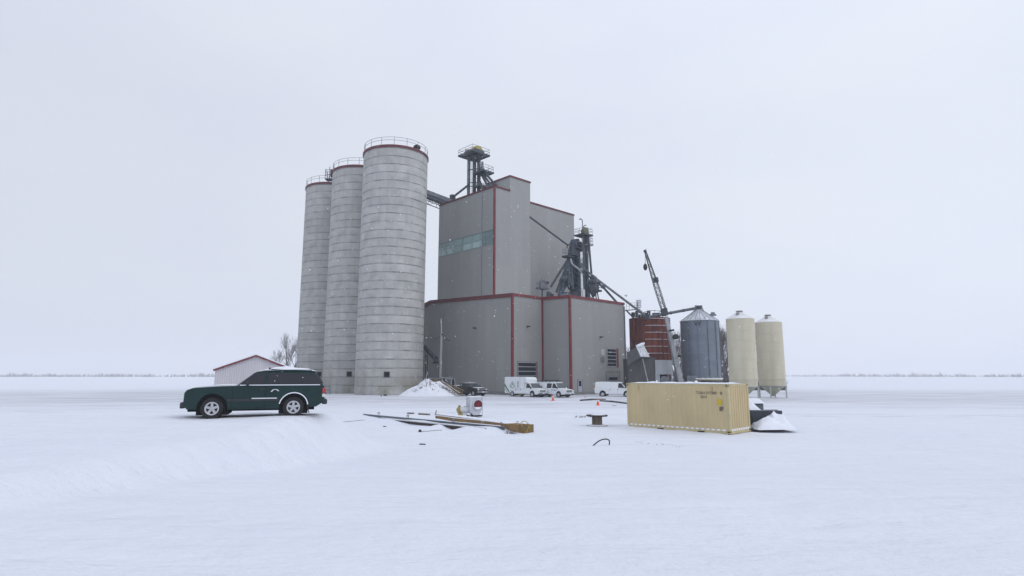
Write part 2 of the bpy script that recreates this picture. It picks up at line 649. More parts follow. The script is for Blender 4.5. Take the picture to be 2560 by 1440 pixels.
def snow_ground_mat():
    m = bpy.data.materials.new('yard_snow')
    m.use_nodes = True
    t = m.node_tree
    b = t.nodes['Principled BSDF']
    b.inputs['Roughness'].default_value = 0.85
    b.inputs['Specular IOR Level'].default_value = 0.15
    tc = N(t, 'ShaderNodeTexCoord')
    sx = N(t, 'ShaderNodeSeparateXYZ')
    t.links.new(tc.outputs['Object'], sx.inputs[0])
    n1 = N(t, 'ShaderNodeTexNoise', Scale=0.12, Detail=6.0)
    t.links.new(tc.outputs['Object'], n1.inputs['Vector'])
    c = mixc(t, n1.outputs['Fac'], (0.735, 0.765, 0.845), (0.80, 0.825, 0.875))
    # driven, packed snow in front of the silos and the vans: long streaks
    mp = N(t, 'ShaderNodeMapping')
    mp.inputs['Scale'].default_value = (0.07, 0.55, 1)
    mp.inputs['Rotation'].default_value = (0, 0, R(6))
    t.links.new(tc.outputs['Object'], mp.inputs[0])
    n2 = N(t, 'ShaderNodeTexNoise', Scale=1.0, Detail=6.0, Roughness=0.65)
    t.links.new(mp.outputs[0], n2.inputs['Vector'])
    r2 = N(t, 'ShaderNodeMapRange')
    r2.inputs['From Min'].default_value = 0.36
    r2.inputs['From Max'].default_value = 0.62
    t.links.new(n2.outputs['Fac'], r2.inputs['Value'])
    y0 = N(t, 'ShaderNodeMapRange')
    y0.inputs['From Min'].default_value = 50
    y0.inputs['From Max'].default_value = 72
    t.links.new(sx.outputs['Y'], y0.inputs['Value'])
    y1 = N(t, 'ShaderNodeMapRange')
    y1.inputs['From Min'].default_value = 130
    y1.inputs['From Max'].default_value = 100
    t.links.new(sx.outputs['Y'], y1.inputs['Value'])
    k = math_node(t, 'MULTIPLY', math_node(t, 'MULTIPLY', y0.outputs[0], y1.outputs[0]), r2.outputs[0])
    k = math_node(t, 'MULTIPLY', k, 0.85)
    c = mixc(t, k, c, (0.46, 0.465, 0.49))
    # thin earth showing through close to the buildings
    n3 = N(t, 'ShaderNodeTexNoise', Scale=0.8, Detail=7.0, Roughness=0.7)
    t.links.new(tc.outputs['Object'], n3.inputs['Vector'])
    r3 = N(t, 'ShaderNodeMapRange')
    r3.inputs['From Min'].default_value = 0.62
    r3.inputs['From Max'].default_value = 0.72
    t.links.new(n3.outputs['Fac'], r3.inputs['Value'])
    y2 = N(t, 'ShaderNodeMapRange')
    y2.inputs['From Min'].default_value = 76
    y2.inputs['From Max'].default_value = 86
    t.links.new(sx.outputs['Y'], y2.inputs['Value'])
    k2 = math_node(t, 'MULTIPLY', math_node(t, 'MULTIPLY', y2.outputs[0], y1.outputs[0]), r3.outputs[0])
    c = mixc(t, math_node(t, 'MULTIPLY', k2, 0.5), c, (0.27, 0.25, 0.23))
    # wheel tracks wandering across the yard
    tr = None
    for (yc, amp, wl, ph) in ((61.0, 1.6, 0.05, 0.4), (66.5, 2.2, 0.035, 2.0), (71.0, 1.2, 0.06, 4.0), (55.0, 2.6, 0.045, 1.1), (74.5, 1.0, 0.04, 5.2), (47.0, 3.0, 0.03, 3.0)):
        cv = math_node(t, 'MULTIPLY_ADD', math_node(t, 'SINE', math_node(t, 'MULTIPLY_ADD', sx.outputs['X'], wl, ph)), amp, yc)
        dd_ = math_node(t, 'ABSOLUTE', math_node(t, 'SUBTRACT', math_node(t, 'ABSOLUTE', math_node(t, 'SUBTRACT', sx.outputs['Y'], cv)), 0.82))
        q_ = N(t, 'ShaderNodeMapRange')
        q_.inputs['From Min'].default_value = 0.26
        q_.inputs['From Max'].default_value = 0.10
        t.links.new(dd_, q_.inputs['Value'])
        tr = q_.outputs[0] if tr is None else math_node(t, 'MAXIMUM', tr, q_.outputs[0])
    nt_ = N(t, 'ShaderNodeTexNoise', Scale=0.25, Detail=6.0)
    t.links.new(tc.outputs['Object'], nt_.inputs['Vector'])
    ntr = N(t, 'ShaderNodeMapRange')
    ntr.inputs['From Min'].default_value = 0.38
    ntr.inputs['From Max'].default_value = 0.60
    t.links.new(nt_.outputs['Fac'], ntr.inputs['Value'])
    trk = math_node(t, 'MULTIPLY', tr, ntr.outputs[0])
    c = mixc(t, math_node(t, 'MULTIPLY', trk, 0.8), c, (0.45, 0.455, 0.48))
    # wind crust; shading of its bumps is also put into the colour
    mw = N(t, 'ShaderNodeMapping')
    mw.inputs['Scale'].default_value = (0.35, 1.3, 1)
    mw.inputs['Rotation'].default_value = (0, 0, R(-18))
    t.links.new(tc.outputs['Object'], mw.inputs[0])
    nwc = N(t, 'ShaderNodeTexNoise', Scale=0.9, Detail=8.0, Roughness=0.62)
    t.links.new(mw.outputs[0], nwc.inputs['Vector'])
    wcr = N(t, 'ShaderNodeMapRange')
    wcr.inputs['From Min'].default_value = 0.35
    wcr.inputs['From Max'].default_value = 0.7
    t.links.new(nwc.outputs['Fac'], wcr.inputs['Value'])
    c = mixc(t, math_node(t, 'MULTIPLY', wcr.outputs[0], 0.34), c, (0.66, 0.69, 0.77))
    t.links.new(c, b.inputs['Base Color'])
    nb = N(t, 'ShaderNodeTexNoise', Scale=2.2, Detail=7.0, Roughness=0.6)
    t.links.new(tc.outputs['Object'], nb.inputs['Vector'])
    bp = N(t, 'ShaderNodeBump', Strength=0.8, Distance=0.2)
    hgt = math_node(t, 'ADD', math_node(t, 'MULTIPLY', nb.outputs['Fac'], 0.5), math_node(t, 'MULTIPLY', nwc.outputs['Fac'], 1.3))
    hgt = math_node(t, 'SUBTRACT', hgt, math_node(t, 'MULTIPLY', trk, 0.4))
    t.links.new(hgt, bp.inputs['Height'])
    t.links.new(bp.outputs[0], b.inputs['Normal'])
    return m


g = MB()
g.add(gv, gf)
go = g.build('snow_ground', snow_ground_mat(), smooth=True)
tag(go, kind='structure')

# ------------------------------------------------------------------ low block and mill tower
ANG = R(43.5)                                   # local x runs along the right-hand walls, local y along the left-hand walls
P1 = Vector((0.06, 90.0, 0))


def rz_top(v):
    return 15.8 + 0.041 * v if v <= 21.9 else 16.7 - 0.22 * (v - 21.9)


blk = thing('warehouse_block', 'low grey metal clad block with red corner trim and stepped front wall', 'building', P1, ANG)
LP = [(0, 0), (6.83, 0), (6.83, -5.98), (21.25, -5.98), (21.25, 21.9), (21.25, 30), (0, 30), (0, 21.9)]
b = MB()
n = len(LP)
b.add([(x, y, -0.5) for x, y in LP] + [(x, y, rz_top(y)) for x, y in LP],
      [(k, (k + 1) % n, n + (k + 1) % n, n + k) for k in range(n)])
b.build('wall', M_CLAD, blk)
b = MB()
b.add([(x, y, rz_top(y) - 0.08) for x, y in LP], [(7, 0, 1, 4), (1, 2, 3, 4), (7, 4, 5, 6)])
b.build('roof', M_SNOWB, blk)
# red eave fascia, butted at the corners
def fascia(mb, p, q, h, out_n, th=0.12, dz=0.0):
    (x0, y0), (x1, y1) = p, q
    ox, oy = out_n[0] * th, out_n[1] * th
    z0, z1 = rz_top(y0) + 0.05 + dz, rz_top(y1) + 0.05 + dz
    vs = [(x0, y0, z0 - h), (x1, y1, z1 - h), (x1, y1, z1), (x0, y0, z0)]
    mb.add([(a - out_n[0] * 0.1, c - out_n[1] * 0.1, z) for a, c, z in vs] + [(a + ox, c + oy, z) for a, c, z in vs],
           [(0, 1, 2, 3), (4, 7, 6, 5), (0, 4, 5, 1), (1, 5, 6, 2), (2, 6, 7, 3), (3, 7, 4, 0)])


b = MB()
fascia(b, (0, -0.1), (0, 21.9), 0.62, (-1, 0), 0.22)
fascia(b, (0, 21.9), (0, 30), 0.62, (-1, 0), 0.22)
b.build('rake_fascia', M_REDD, blk)
b = MB()
fascia(b, (0, 0), (6.6, 0), 0.42, (0, -1), 0.14)
fascia(b, (6.83, 0.0), (6.83, -5.98), 0.5, (-1, 0), 0.2)
fascia(b, (6.83, -5.98), (21.35, -5.98), 0.42, (0, -1), 0.14)
b.build('eave_fascia', M_RED, blk)
for (x, y) in ((-0.02, -0.02), (6.79, -0.04), (6.81, -6.0)):
    b = MB()
    b.box((x, y, rz_top(y) / 2 - 0.45), (0.34, 0.34, rz_top(y) + 0.0))
    b.build('corner_trim', M_RED, blk)
b = MB()
b.box((21.27, -6.0, 7.4), (0.22, 0.22, 15.1))
b.build('corner_flashing', M_STEELM, blk)
b = MB()
b.box((-0.02, 10.5, 0.25), (0.14, 20.5, 0.5)).box((14.3, -6.01, 0.2), (14.0, 0.14, 0.5)).box((3.4, -0.03, 0.2), (6.3, 0.14, 0.5))
b.build('base_kerb', mat('grey_kerb', (0.22, 0.22, 0.22), 0.9), blk)


def wall_x(px, py):
    """local x on the two right-hand walls for a photograph column"""
    return None


def loc_front(px, py, vplane):
    """hit the plane local y = vplane with the ray of a photograph position, return local (x, z)"""
    a, bb = px - 1280.0, 720.0 - py
    d = Vector((a, F * CP - bb * SP, F * SP + bb * CP))
    nrm = Vector((-math.sin(ANG), math.cos(ANG), 0))
    o = Vector((0, 0, CZ))
    k = ((P1 + nrm * vplane) - o).dot(nrm) / d.dot(nrm)
    p = o + d * k - P1
    return p.x * math.cos(ANG) + p.y * math.sin(ANG), p.z


def loc_left(px, py, uplane):
    a, bb = px - 1280.0, 720.0 - py
    d = Vector((a, F * CP - bb * SP, F * SP + bb * CP))
    nrm = Vector((math.cos(ANG), math.sin(ANG), 0))
    o = Vector((0, 0, CZ))
    k = ((P1 + nrm * uplane) - o).dot(nrm) / d.dot(nrm)
    p = o + d * k - P1
    return -p.x * math.sin(ANG) + p.y * math.cos(ANG), p.z


M_FRAME = mat('pale_door_frame', (0.36, 0.37, 0.385), 0.5, 0.2, var=0.1)
M_PANE = glass_mat('door_glass', (0.015, 0.018, 0.03), 0.12)


def glazed_door(parent, name, vplane, x0, x1, z0, z1, rows, stile=0.07, rail=0.11, red_right=0.0):
    """sectional glazed door: frame, panes, rails; stands proud of the wall"""
    y = vplane
    f = MB()
    f.box(((x0 + x1) / 2, y - 0.03, z1 + 0.06), (x1 - x0 + 0.24, 0.1, 0.12))
    f.box((x0 - 0.06, y - 0.03, (z0 + z1) / 2), (0.12, 0.1, z1 - z0))
    f.box((x1 + 0.06, y - 0.03, (z0 + z1) / 2), (0.12, 0.1, z1 - z0))
    d = f.build(name, MATS['trim_grey'], parent)
    r = MB()
    h = (z1 - z0) / rows
    for k in range(rows + 1):
        zc = z0 + k * h
        zc = min(max(zc, z0 + rail / 2), z1 - rail / 2)
        r.box(((x0 + x1) / 2, y - 0.045, zc), (x1 - x0, 0.07, rail))
    for xx in (x0 + stile / 2, x1 - stile / 2):
        r.box((xx, y - 0.05, (z0 + z1) / 2), (stile, 0.075, z1 - z0))
    r.build('rail_frame', M_FRAME, d)
    g_ = MB()
    g_.box(((x0 + x1) / 2, y - 0.01, (z0 + z1) / 2), (x1 - x0 - 0.02, 0.03, z1 - z0 - 0.02))
    g_.build('pane', M_PANE, d)
    if red_right:
        q = MB()
        q.box((x1 + 0.02 + red_right / 2, y - 0.06, (z0 + z1) / 2), (red_right, 0.14, z1 - z0 + 0.1))
        q.build('red_jamb', M_RED, d)
    return d


mat('trim_grey', (0.20, 0.205, 0.215), 0.5, 0.1, var=0.1)
x0, z1 = loc_front(1294, 905, 0.0)
x1, _ = loc_front(1340, 905, 0.0)
glazed_door(blk, 'overhead_door', 0.0, x0, x1, 0.05, z1, 7, red_right=0.16)
x0, z1 = loc_front(1517, 871, -5.98)
x1, z0 = loc_front(1541, 917, -5.98)
glazed_door(blk, 'window', -5.98, x0, x1, z0, z1, 5, red_right=0.5)
x0, z1 = loc_front(1521, 941, -5.98)
x1, _ = loc_front(1544, 941, -5.98)
glazed_door(blk, 'overhead_door', -5.98, x0, x1, 0.05, z1, 4)
b = MB()
b.box((x0 - 0.55, -6.01, z1 / 2 + 0.3), (0.1, 0.1, z1 + 1.0)).box((x1 + 0.55, -6.01, z1 / 2 + 0.3), (0.1, 0.1, z1 + 1.0))
b.box(((x0 + x1) / 2, -6.01, z1 + 0.8), (x1 - x0 + 1.2, 0.1, 0.1))
b.build('door_surround', MATS['trim_grey'], blk)
x0, z1 = loc_front(1444, 949, -5.98)
x1, _ = loc_front(1455, 949, -5.98)
f = MB()
f.box((x0, -6.02, z1 / 2), (0.09, 0.12, z1)).box((x1, -6.02, z1 / 2), (0.09, 0.12, z1)).box(((x0 + x1) / 2, -6.02, z1 + 0.04), (x1 - x0 + 0.1, 0.12, 0.08))
dd = f.build('door', MATS['trim_grey'], blk)
f = MB()
f.box(((x0 + x1) / 2, -6.0, z1 / 2), (x1 - x0 - 0.1, 0.07, z1 - 0.02))
f.build('door_leaf', mat('door_bluegrey', (0.36, 0.38, 0.43), 0.5, var=0.06), dd)
f = MB()
f.box(((x0 + x1) / 2, -6.03, z1 * 0.74), ((x1 - x0) * 0.55, 0.03, z1 * 0.36))
f.build('pane', M_PANE, dd)
# signs on the wall
for (pa, pb, pc, pd, col, nm) in ((1502, 873, 1510.5, 888, (0.42, 0.43, 0.43), 'sign_panel'), (1501.5, 892, 1511, 905.5, (0.19, 0.20, 0.21), 'louvre_panel')):
    x0, z1 = loc_front(pa, pb, -5.98)
    x1, z0 = loc_front(pc, pd, -5.98)
    f = MB()
    f.box(((x0 + x1) / 2, -6.02, (z0 + z1) / 2), (x1 - x0, 0.07, z1 - z0))
    if nm == 'louvre_panel':
        for k in range(6):
            f.box(((x0 + x1) / 2, -6.07, z0 + (k + 0.5) * (z1 - z0) / 6), (x1 - x0 - 0.08, 0.04, 0.05))
    f.build(nm, mat(nm + '_grey', col, 0.6, var=0.08), blk)


def wall_lamp(parent, x, y, z, nrm):
    f = MB()
    nx_, ny_ = nrm
    f.box((x + nx_ * 0.05, y + ny_ * 0.05, z), (0.16 + 0.02, 0.18, 0.3))
    f.beam((x + nx_ * 0.1, y + ny_ * 0.1, z + 0.05), (x + nx_ * 0.42, y + ny_ * 0.42, z + 0.05), 0.07)
    h = f.build('wall_lamp', M_STEELD, parent)
    f = MB()
    f.box((x + nx_ * 0.42, y + ny_ * 0.42, z + 0.02), (0.36, 0.36, 0.16))
    f.build('lamp_head', M_BLACK, h, bevel=0.03)


v, z = loc_left(1189.5, 820.5, 0)
wall_lamp(blk, 0, v, z, (-1, 0))
x, z = loc_front(1318, 816.5, 0)
wall_lamp(blk, x, 0, z, (0, -1))
x, z = loc_front(1500, 843, -5.98)
wall_lamp(blk, x, -5.98, z, (0, -1))

# ---- tower
U0, V0 = 2.56, 7.2
HT = 35.75
twr = thing('mill_tower', 'tall grey metal clad mill tower with pale green glazed band rising behind low block', 'building', P1, ANG)
TP = [(U0, V0), (U0 + 8.82, V0), (U0 + 8.82, V0 + 2.5), (U0 + 24.2, V0 + 2.5), (U0 + 24.2, V0 + 16.2), (U0, V0 + 16.2)]
ZB0, ZB1 = 25.45, 28.1          # glazed band on the left-hand wall
b = MB()
n = len(TP)
b.add([(x, y, -0.3) for x, y in TP] + [(x, y, HT) for x, y in TP],
      [(k, (k + 1) % n, n + (k + 1) % n, n + k) for k in range(n) if k != 5])
# left wall with the band left open
for (za, zb) in ((-0.3, ZB0), (ZB1, HT)):
    b.add([(U0, V0, za), (U0, V0 + 16.2, za), (U0, V0 + 16.2, zb), (U0, V0, zb)], [(0, 1, 2, 3)])
b.build('wall', M_CLAD2, twr)
b = MB()
b.add([(x, y, HT - 0.06) for x, y in TP], [(0, 1, 2, 3, 4, 5)])
b.build('roof', M_SNOWB, twr)
# stair head: taller box flush with the right-hand wall
b = MB()
zs = 38.5
xa, xb, ya, yb = U0 + 3.71, U0 + 8.84, V0 - 0.004, V0 + 6.5
b.add([(xa, ya, HT - 0.3), (xb, ya, HT - 0.3), (xb, yb, HT - 0.3), (xa, yb, HT - 0.3), (xa, ya, zs), (xb, ya, zs), (xb, yb, zs), (xa, yb, zs)],
      [(0, 1, 5, 4), (1, 2, 6, 5), (2, 3, 7, 6), (3, 0, 4, 7), (4, 5, 6, 7)])
b.build('stair_head', M_CLAD2, twr)


def cap_strip(mb, p, q, z, h=0.3, th=0.16):
    mb.beam((*p, z), (*q, z), th, h)


b = MB()
cap_strip(b, (U0 - 0.05, V0 - 0.1), (U0 - 0.05, V0 + 16.2), HT)
cap_strip(b, (U0 + 0.05, V0 - 0.05), (U0 + 3.69, V0 - 0.05), HT)
cap_strip(b, (U0 + 8.9, V0 + 2.45), (U0 + 24.25, V0 + 2.45), HT)
cap_strip(b, (xa - 0.05, ya - 0.1), (xa - 0.05, yb), zs)
cap_strip(b, (xa + 0.05, ya - 0.05), (xb + 0.08, ya - 0.05), zs)
b.build('parapet_cap', M_REDD, twr)
b = MB()
b.box((U0 - 0.02, V0 - 0.02, HT / 2 - 0.2), (0.3, 0.3, HT - 0.2))
b.build('corner_trim', M_RED, twr)
b = MB()
b.box((U0 + 8.9, V0 + 2.42, 24), (0.16, 0.16, 18.5))
b.build('corner_trim', M_REDD, twr)
v, z = loc_left(1206, 480, U0)
b = MB()
b.box((U0 - 0.015, v, HT / 2), (0.08, 0.12, HT - 0.4))
b.build('seam_cover', MATS['trim_grey'], twr)
VS = v
# glazed band: translucent sheets, rails, posts, and bracing behind
M_BANDG = mat('green_translucent_sheet', (0.33, 0.44, 0.425), 0.3, col2=(0.23, 0.325, 0.315), nscale=1.1, stretch=(1, 2.2, 0.12))
M_BANDL = mat('pale_translucent_sheet', (0.48, 0.60, 0.595), 0.3, col2=(0.36, 0.47, 0.46), nscale=0.9, stretch=(1, 1.0, 0.3))
M_BANDD = mat('teal_dark_sheet', (0.14, 0.195, 0.20), 0.25, col2=(0.20, 0.28, 0.28), nscale=1.0, stretch=(1, 2.2, 0.12))
win = MB()
for zc in (ZB0 + 0.05, ZB1 - 0.04):
    win.box((U0 - 0.01, V0 + 8.1, zc), (0.1, 15.9, 0.09))
wo = win.build('window_band', mat('band_frame', (0.28, 0.35, 0.35), 0.4, 0.2, var=0.1), twr)
zm = ZB0 + 1.22
tot = 16.2
for (va, vb, za, zb, mm) in ((0.2, VS - V0 - 0.05, ZB0 + 0.1, zm + 0.2, M_BANDD), (0.2, VS - V0 - 0.05, zm + 0.2, ZB1 - 0.1, M_BANDD),
                             (VS - V0 + 0.05, 8.6, ZB0 + 0.1, zm, M_BANDL), (8.6, 11.2, ZB0 + 0.1, zm, M_BANDG), (11.2, 16.1, ZB0 + 0.1, zm + 0.4, M_BANDL),
                             (VS - V0 + 0.05, 11.2, zm, ZB1 - 0.1, M_BANDG), (11.2, 16.1, zm + 0.4, ZB1 - 0.1, M_BANDG)):
    q = MB()
    q.box((U0 + 0.03, V0 + (va + vb) / 2, (za + zb) / 2), (0.03, vb - va - 0.02, zb - za - 0.02))
    q.build('pane', mm, wo)
q = MB()
q.box((U0 - 0.005, V0 + 8.1, zm + 0.05), (0.05, 15.9, 0.08))
for vv in (3.7, 6.0, 8.6, 11.2, 13.7, 15.3):
    q.box((U0 - 0.008, V0 + vv, (ZB0 + ZB1) / 2), (0.045, 0.07, ZB1 - ZB0 - 0.2))
q.beam((U0 - 0.002, V0 + 11.2, ZB0 + 0.15), (U0 - 0.002, V0 + 13.3, ZB1 - 0.2), 0.03, 0.16)
q.beam((U0 - 0.003, V0 + 15.2, ZB1 - 0.2), (U0 - 0.003, V0 + 13.2, ZB0 + 0.15), 0.03, 0.16)
q.build('glazing_bar', mat('glazing_bar_teal', (0.25, 0.33, 0.325), 0.4, 0.1), wo)

# ------------------------------------------------------------------ concrete silos
LIFT = 1.372
RS = 5.41
HS = 40.05


def silo_shell(h, r):
    prof = []
    k = 0
    z = 0.0
    prof.append((r, -0.5))
    while z < h - LIFT * 0.6:
        z2 = min(z + LIFT, h)
        prof += [(r, z + 0.05), (r, z2 - 0.05)]
        if z2 < h - 0.1:
            prof += [(r - 0.025, z2 - 0.045), (r - 0.025, z2 + 0.045)]
        z = z2
    prof.append((r, h))
    return MB().lathe(prof, n=96)


silos = []
SIL = [((-20.0, 94.9), 967, 936, 'nearest and tallest looking concrete silo, with black vent on its roof', 1.0),
       ((-28.1, 104.0), 873, 935, 'middle concrete silo, with caged landing beside its rim', 0.97),
       ((-36.3, 113.3), 797.5, 935, 'farthest concrete silo, beyond the parked green vehicle', 0.94)]
for i, ((sx_, sy_), hpx, hpy, lab, tint) in enumerate(SIL):
    t = thing('concrete_silo', lab, 'silo', (sx_, sy_, 0), 0, 'three round concrete silos in a row')
    silos.append(t)
    silo_shell(HS, RS).build('shell', concrete_mat('poured_concrete', LIFT, 11 + i * 57, tint), t, smooth=True)
    MB().lathe([(RS - 0.3, HS - 0.15), (RS + 0.16, HS - 0.15), (RS + 0.16, HS + 0.22), (RS - 0.25, HS + 0.22), (0.5, HS + 0.9), (0, HS + 0.9)], n=96).build('rim_band', M_REDD, t, smooth=True)
    MB().lathe([(RS - 0.4, HS + 0.24), (RS - 0.9, HS + 0.36), (0.3, HS + 1.02), (0, HS + 1.02)], n=48).build('roof_snow', M_SNOWB, t, smooth=True)
    rl = MB()
    rr = RS - 0.05
    for zz in (0.85, 1.35):
        rl.ring((0, 0, HS + 0.22 + zz), rr, 0.035, 72, 5)
    for k in range(16):
        a = 2 * math.pi * (k + 0.35) / 16
        p = Vector((rr * math.cos(a), rr * math.sin(a), HS + 0.2))
        rl.tube(p, p + Vector((0, 0, 1.37)), 0.04, 6)
    rl.build('railing', M_RAIL, t)
    # black hatch let into the wall at its place
    d = at(hpx, hpy, 100) - Vector((0, 0, CZ))
    d.normalize()
    oc = Vector((0, 0, CZ)) - Vector((sx_, sy_, CZ))
    aa = d.x ** 2 + d.y ** 2
    bb = 2 * (d.x * oc.x + d.y * oc.y)
    cc = oc.x ** 2 + oc.y ** 2 - RS ** 2
    k = (-bb - math.sqrt(bb * bb - 4 * aa * cc)) / (2 * aa)
    hp = Vector((0, 0, CZ)) + d * k - Vector((sx_, sy_, 0))
    an = math.atan2(hp.y, hp.x)
    h = MB()
    s_ = 0.8
    h.box((hp.x - math.cos(an) * 0.02, hp.y - math.sin(an) * 0.02, hp.z), (0.10, s_ - 0.1, s_ - 0.1), an)
    ho = h.build('hatch', M_HOLE, t)
    h = MB()
    for (dy, dz, wy, wz) in ((0, s_ / 2, s_ + 0.06, 0.06), (0, -s_ / 2, s_ + 0.06, 0.06), (s_ / 2, 0, 0.06, s_ - 0.06), (-s_ / 2, 0, 0.06, s_ - 0.06)):
        h.box((hp.x - math.sin(an) * dy, hp.y + math.cos(an) * dy, hp.z + dz), (0.2, wy, wz), an)
    h.build('hatch_frame', M_STEELD, ho)
# vent on the nearest silo
t = silos[0]
p = at(1058, 378, 93) - Vector(t.location)
a = MB()
a.lathe([(0.45, 0), (0.45, 0.55), (0.62, 0.55), (0.62, 0.7), (0.5, 0.95), (0.25, 1.1), (0, 1.15)], (4.0, -2.6, HS + 0.2), 20)
a.build('roof_vent', M_BLACK, t, smooth=True)
# caged landing beside the middle silo
t = silos[1]
lp = at(826, 449, 104.5) - Vector(t.location)
a = MB()
a.box((lp.x, lp.y, lp.z - 0.05), (1.7, 1.4, 0.12))
a.box((lp.x + 0.45, lp.y, lp.z + 1.2), (0.75, 1.0, 1.3))
lo = a.build('landing', M_STEELD, t)
a = MB()
for dx in (-0.8, 0.0, 0.8):
    for dy in (-0.65, 0.65):
        a.beam((lp.x + dx, lp.y + dy, lp.z), (lp.x + dx, lp.y + dy, lp.z + 2.0 + (0.35 if dx > -0.5 else -0.3)), 0.08)
for zz in (0.75, 1.3, 1.75):
    for dy in (-0.65, 0.65):
        a.beam((lp.x - 0.8, lp.y + dy, lp.z + zz), (lp.x + 0.8, lp.y + dy, lp.z + zz), 0.06)
    a.beam((lp.x - 0.8, lp.y - 0.65, lp.z + zz), (lp.x - 0.8, lp.y + 0.65, lp.z + zz), 0.06)
a.beam((lp.x - 0.75, lp.y, lp.z - 0.05), (lp.x + 0.9, lp.y, lp.z - 1.4), 0.08)
a.build('cage_rail', M_STEELD, lo)

# ------------------------------------------------------------------ conveyor bridge from tower roof to silos
cb = thing('conveyor_bridge', 'dark walkway conveyor bridging from the tower roof to the silos', 'conveyor', at(1128, 512, 110))
pA, pB = at(1135, 500, 111.5), Vector((-25.2, 106.6, HS + 1.2))
pA.z = HT + 1.5
d = (pB - pA).normalized()
side = d.cross(Vector((0, 0, 1))).normalized()
a = MB()
a.beam(pA, pB, 0.8, 0.7)
a.build('conveyor_casing', M_STEELM, cb, world=True)
a = MB()
a.beam(pA + side * 0.8 - Vector((0, 0, 0.7)), pB + side * 0.8 - Vector((0, 0, 0.7)), 1.0, 0.1)
for s_ in (-0.55, 1.35):
    a.beam(pA + side * s_ - Vector((0, 0, 0.8)), pB + side * s_ - Vector((0, 0, 0.8)), 0.14, 0.25)
    a.beam(pA + side * s_ - Vector((0, 0, 1.9)), pB + side * s_ - Vector((0, 0, 1.9)), 0.12, 0.14)
    for k in range(9):
        q0 = pA.lerp(pB, k / 9) + side * s_
        q1 = pA.lerp(pB, (k + 1) / 9) + side * s_
        zl, zh = Vector((0, 0, -1.9)), Vector((0, 0, -0.8))
        a.beam(q0 + (zl if k % 2 else zh), q1 + (zh if k % 2 else zl), 0.07)
        a.beam(q0 + zl, q0 + zh, 0.07)
a.build('truss', M_STEELD, cb, world=True)
a = MB()
for zz in (0.45, 0.95):
    a.beam(pA + side * 1.35 + Vector((0, 0, zz - 0.4)), pB + side * 1.35 + Vector((0, 0, zz - 0.4)), 0.05)
for k in range(10):
    q0 = pA.lerp(pB, k / 9) + side * 1.35
    a.beam(q0 + Vector((0, 0, -0.7)), q0 + Vector((0, 0, 0.55)), 0.05)
a.build('handrail', M_RAIL, cb, world=True)


# ------------------------------------------------------------------ elevators
def platform(parent, c, su, sv, ang, rail_h=1.15, m=None, open_frame=False):
    """grated platform with edge beams and a railing, centre c in world"""
    Q = Matrix.Rotation(ang, 3, 'Z')
    c = Vector(c)
    a = MB()
    a.box(c, (su, sv, 0.1), ang)
    for sgn in (-1, 1):
        a.box(c + Q @ Vector((0, sgn * (sv / 2 + 0.05), -0.08)), (su + 0.2, 0.1, 0.3), ang)
        a.box(c + Q @ Vector((sgn * (su / 2 + 0.05), 0, -0.08)), (0.1, sv, 0.3), ang)
        a.box(c + Q @ Vector((sgn * su * 0.2, 0, -0.14)), (0.12, sv, 0.2), ang)
    po = a.build('platform', m or M_STEELD, parent, world=True)
    a = MB()
    hx, hy = su / 2, sv / 2
    cor = [(-hx, -hy), (hx, -hy), (hx, hy), (-hx, hy)]
    for k in range(4):
        (xa, ya), (xb, yb) = cor[k], cor[(k + 1) % 4]
        for zz in (rail_h * 0.55, rail_h):
            a.beam(c + Q @ Vector((xa, ya, zz)), c + Q @ Vector((xb, yb, zz)), 0.06)
        for t_ in (0, 0.5):
            p_ = c + Q @ Vector((xa + (xb - xa) * t_, ya + (yb - ya) * t_, 0))
            a.beam(p_, p_ + Vector((0, 0, rail_h)), 0.06)
    a.build('railing', M_RAIL, po, world=True)
    return po


def head(parent, c, ang, L, W, H, m, name='head_hood'):
    """rounded elevator head hood: half-barrel with skirt"""
    Q = Matrix.Rotation(ang, 3, 'Z')
    c = Vector(c)
    poly = [(-L / 2, 0), (L / 2, 0), (L / 2, H * 0.42)]
    for k in range(9):
        t_ = math.pi * k / 8
        poly.append((L / 2 * math.cos(t_), H * 0.42 + H * 0.58 * math.sin(t_)))
    poly.append((-L / 2, H * 0.42))
    a = MB()
    a.prism(poly, lambda x, z: c + Q @ Vector((x, -W / 2, z)), lambda x, z: c + Q @ Vector((x, W / 2, z)))
    return a.build(name, m, parent, world=True, bevel=0.03)


# roof-top elevator on the tower
YE = 108.0
el = thing('bucket_elevator', 'bucket elevator with yellow head and two platforms on the tower roof', 'elevator', at(1187, 495, YE))
el.location.z = HT
for (px, wd, top) in ((1172.5, 0.46, 392), (1186.5, 0.50, 386), (1197.5, 0.5, 386)):
    p = at(px, top, YE + (0.6 if px < 1180 else 0))
    a = MB()
    q = Vector((p.x, p.y, HT - 0.05))
    a.box((p + q) / 2, (wd, wd, p.z - q.z), ANG)
    k = q.z + 1.5
    while k < p.z:
        a.box((p.x, p.y, k), (wd + 0.08, wd + 0.08, 0.08), ANG)
        k += 1.9
    a.build('leg_casing', M_STEELM if px < 1180 else M_STEELD, el, world=True)
pt = at(1185, 389, YE)
platform(el, pt, 4.3, 4.3, ANG)
head(el, pt + Vector((0.5, 0, 0.1)), ANG + R(0), 2.3, 1.3, 1.75, M_YEL)
a = MB()
Q = Matrix.Rotation(ANG, 3, 'Z')
a.box(pt + Vector((0.5, 0, 0.55)) + Q @ Vector((0, -0.78, 0)), (2.5, 0.2, 0.9), ANG)
a.box(pt + Vector((0.5, 0, 0.55)) + Q @ Vector((1.25, 0, 0)), (0.2, 1.4, 1.0), ANG)
a.build('head_skirt', M_STEELD, el, world=True)
a = MB()
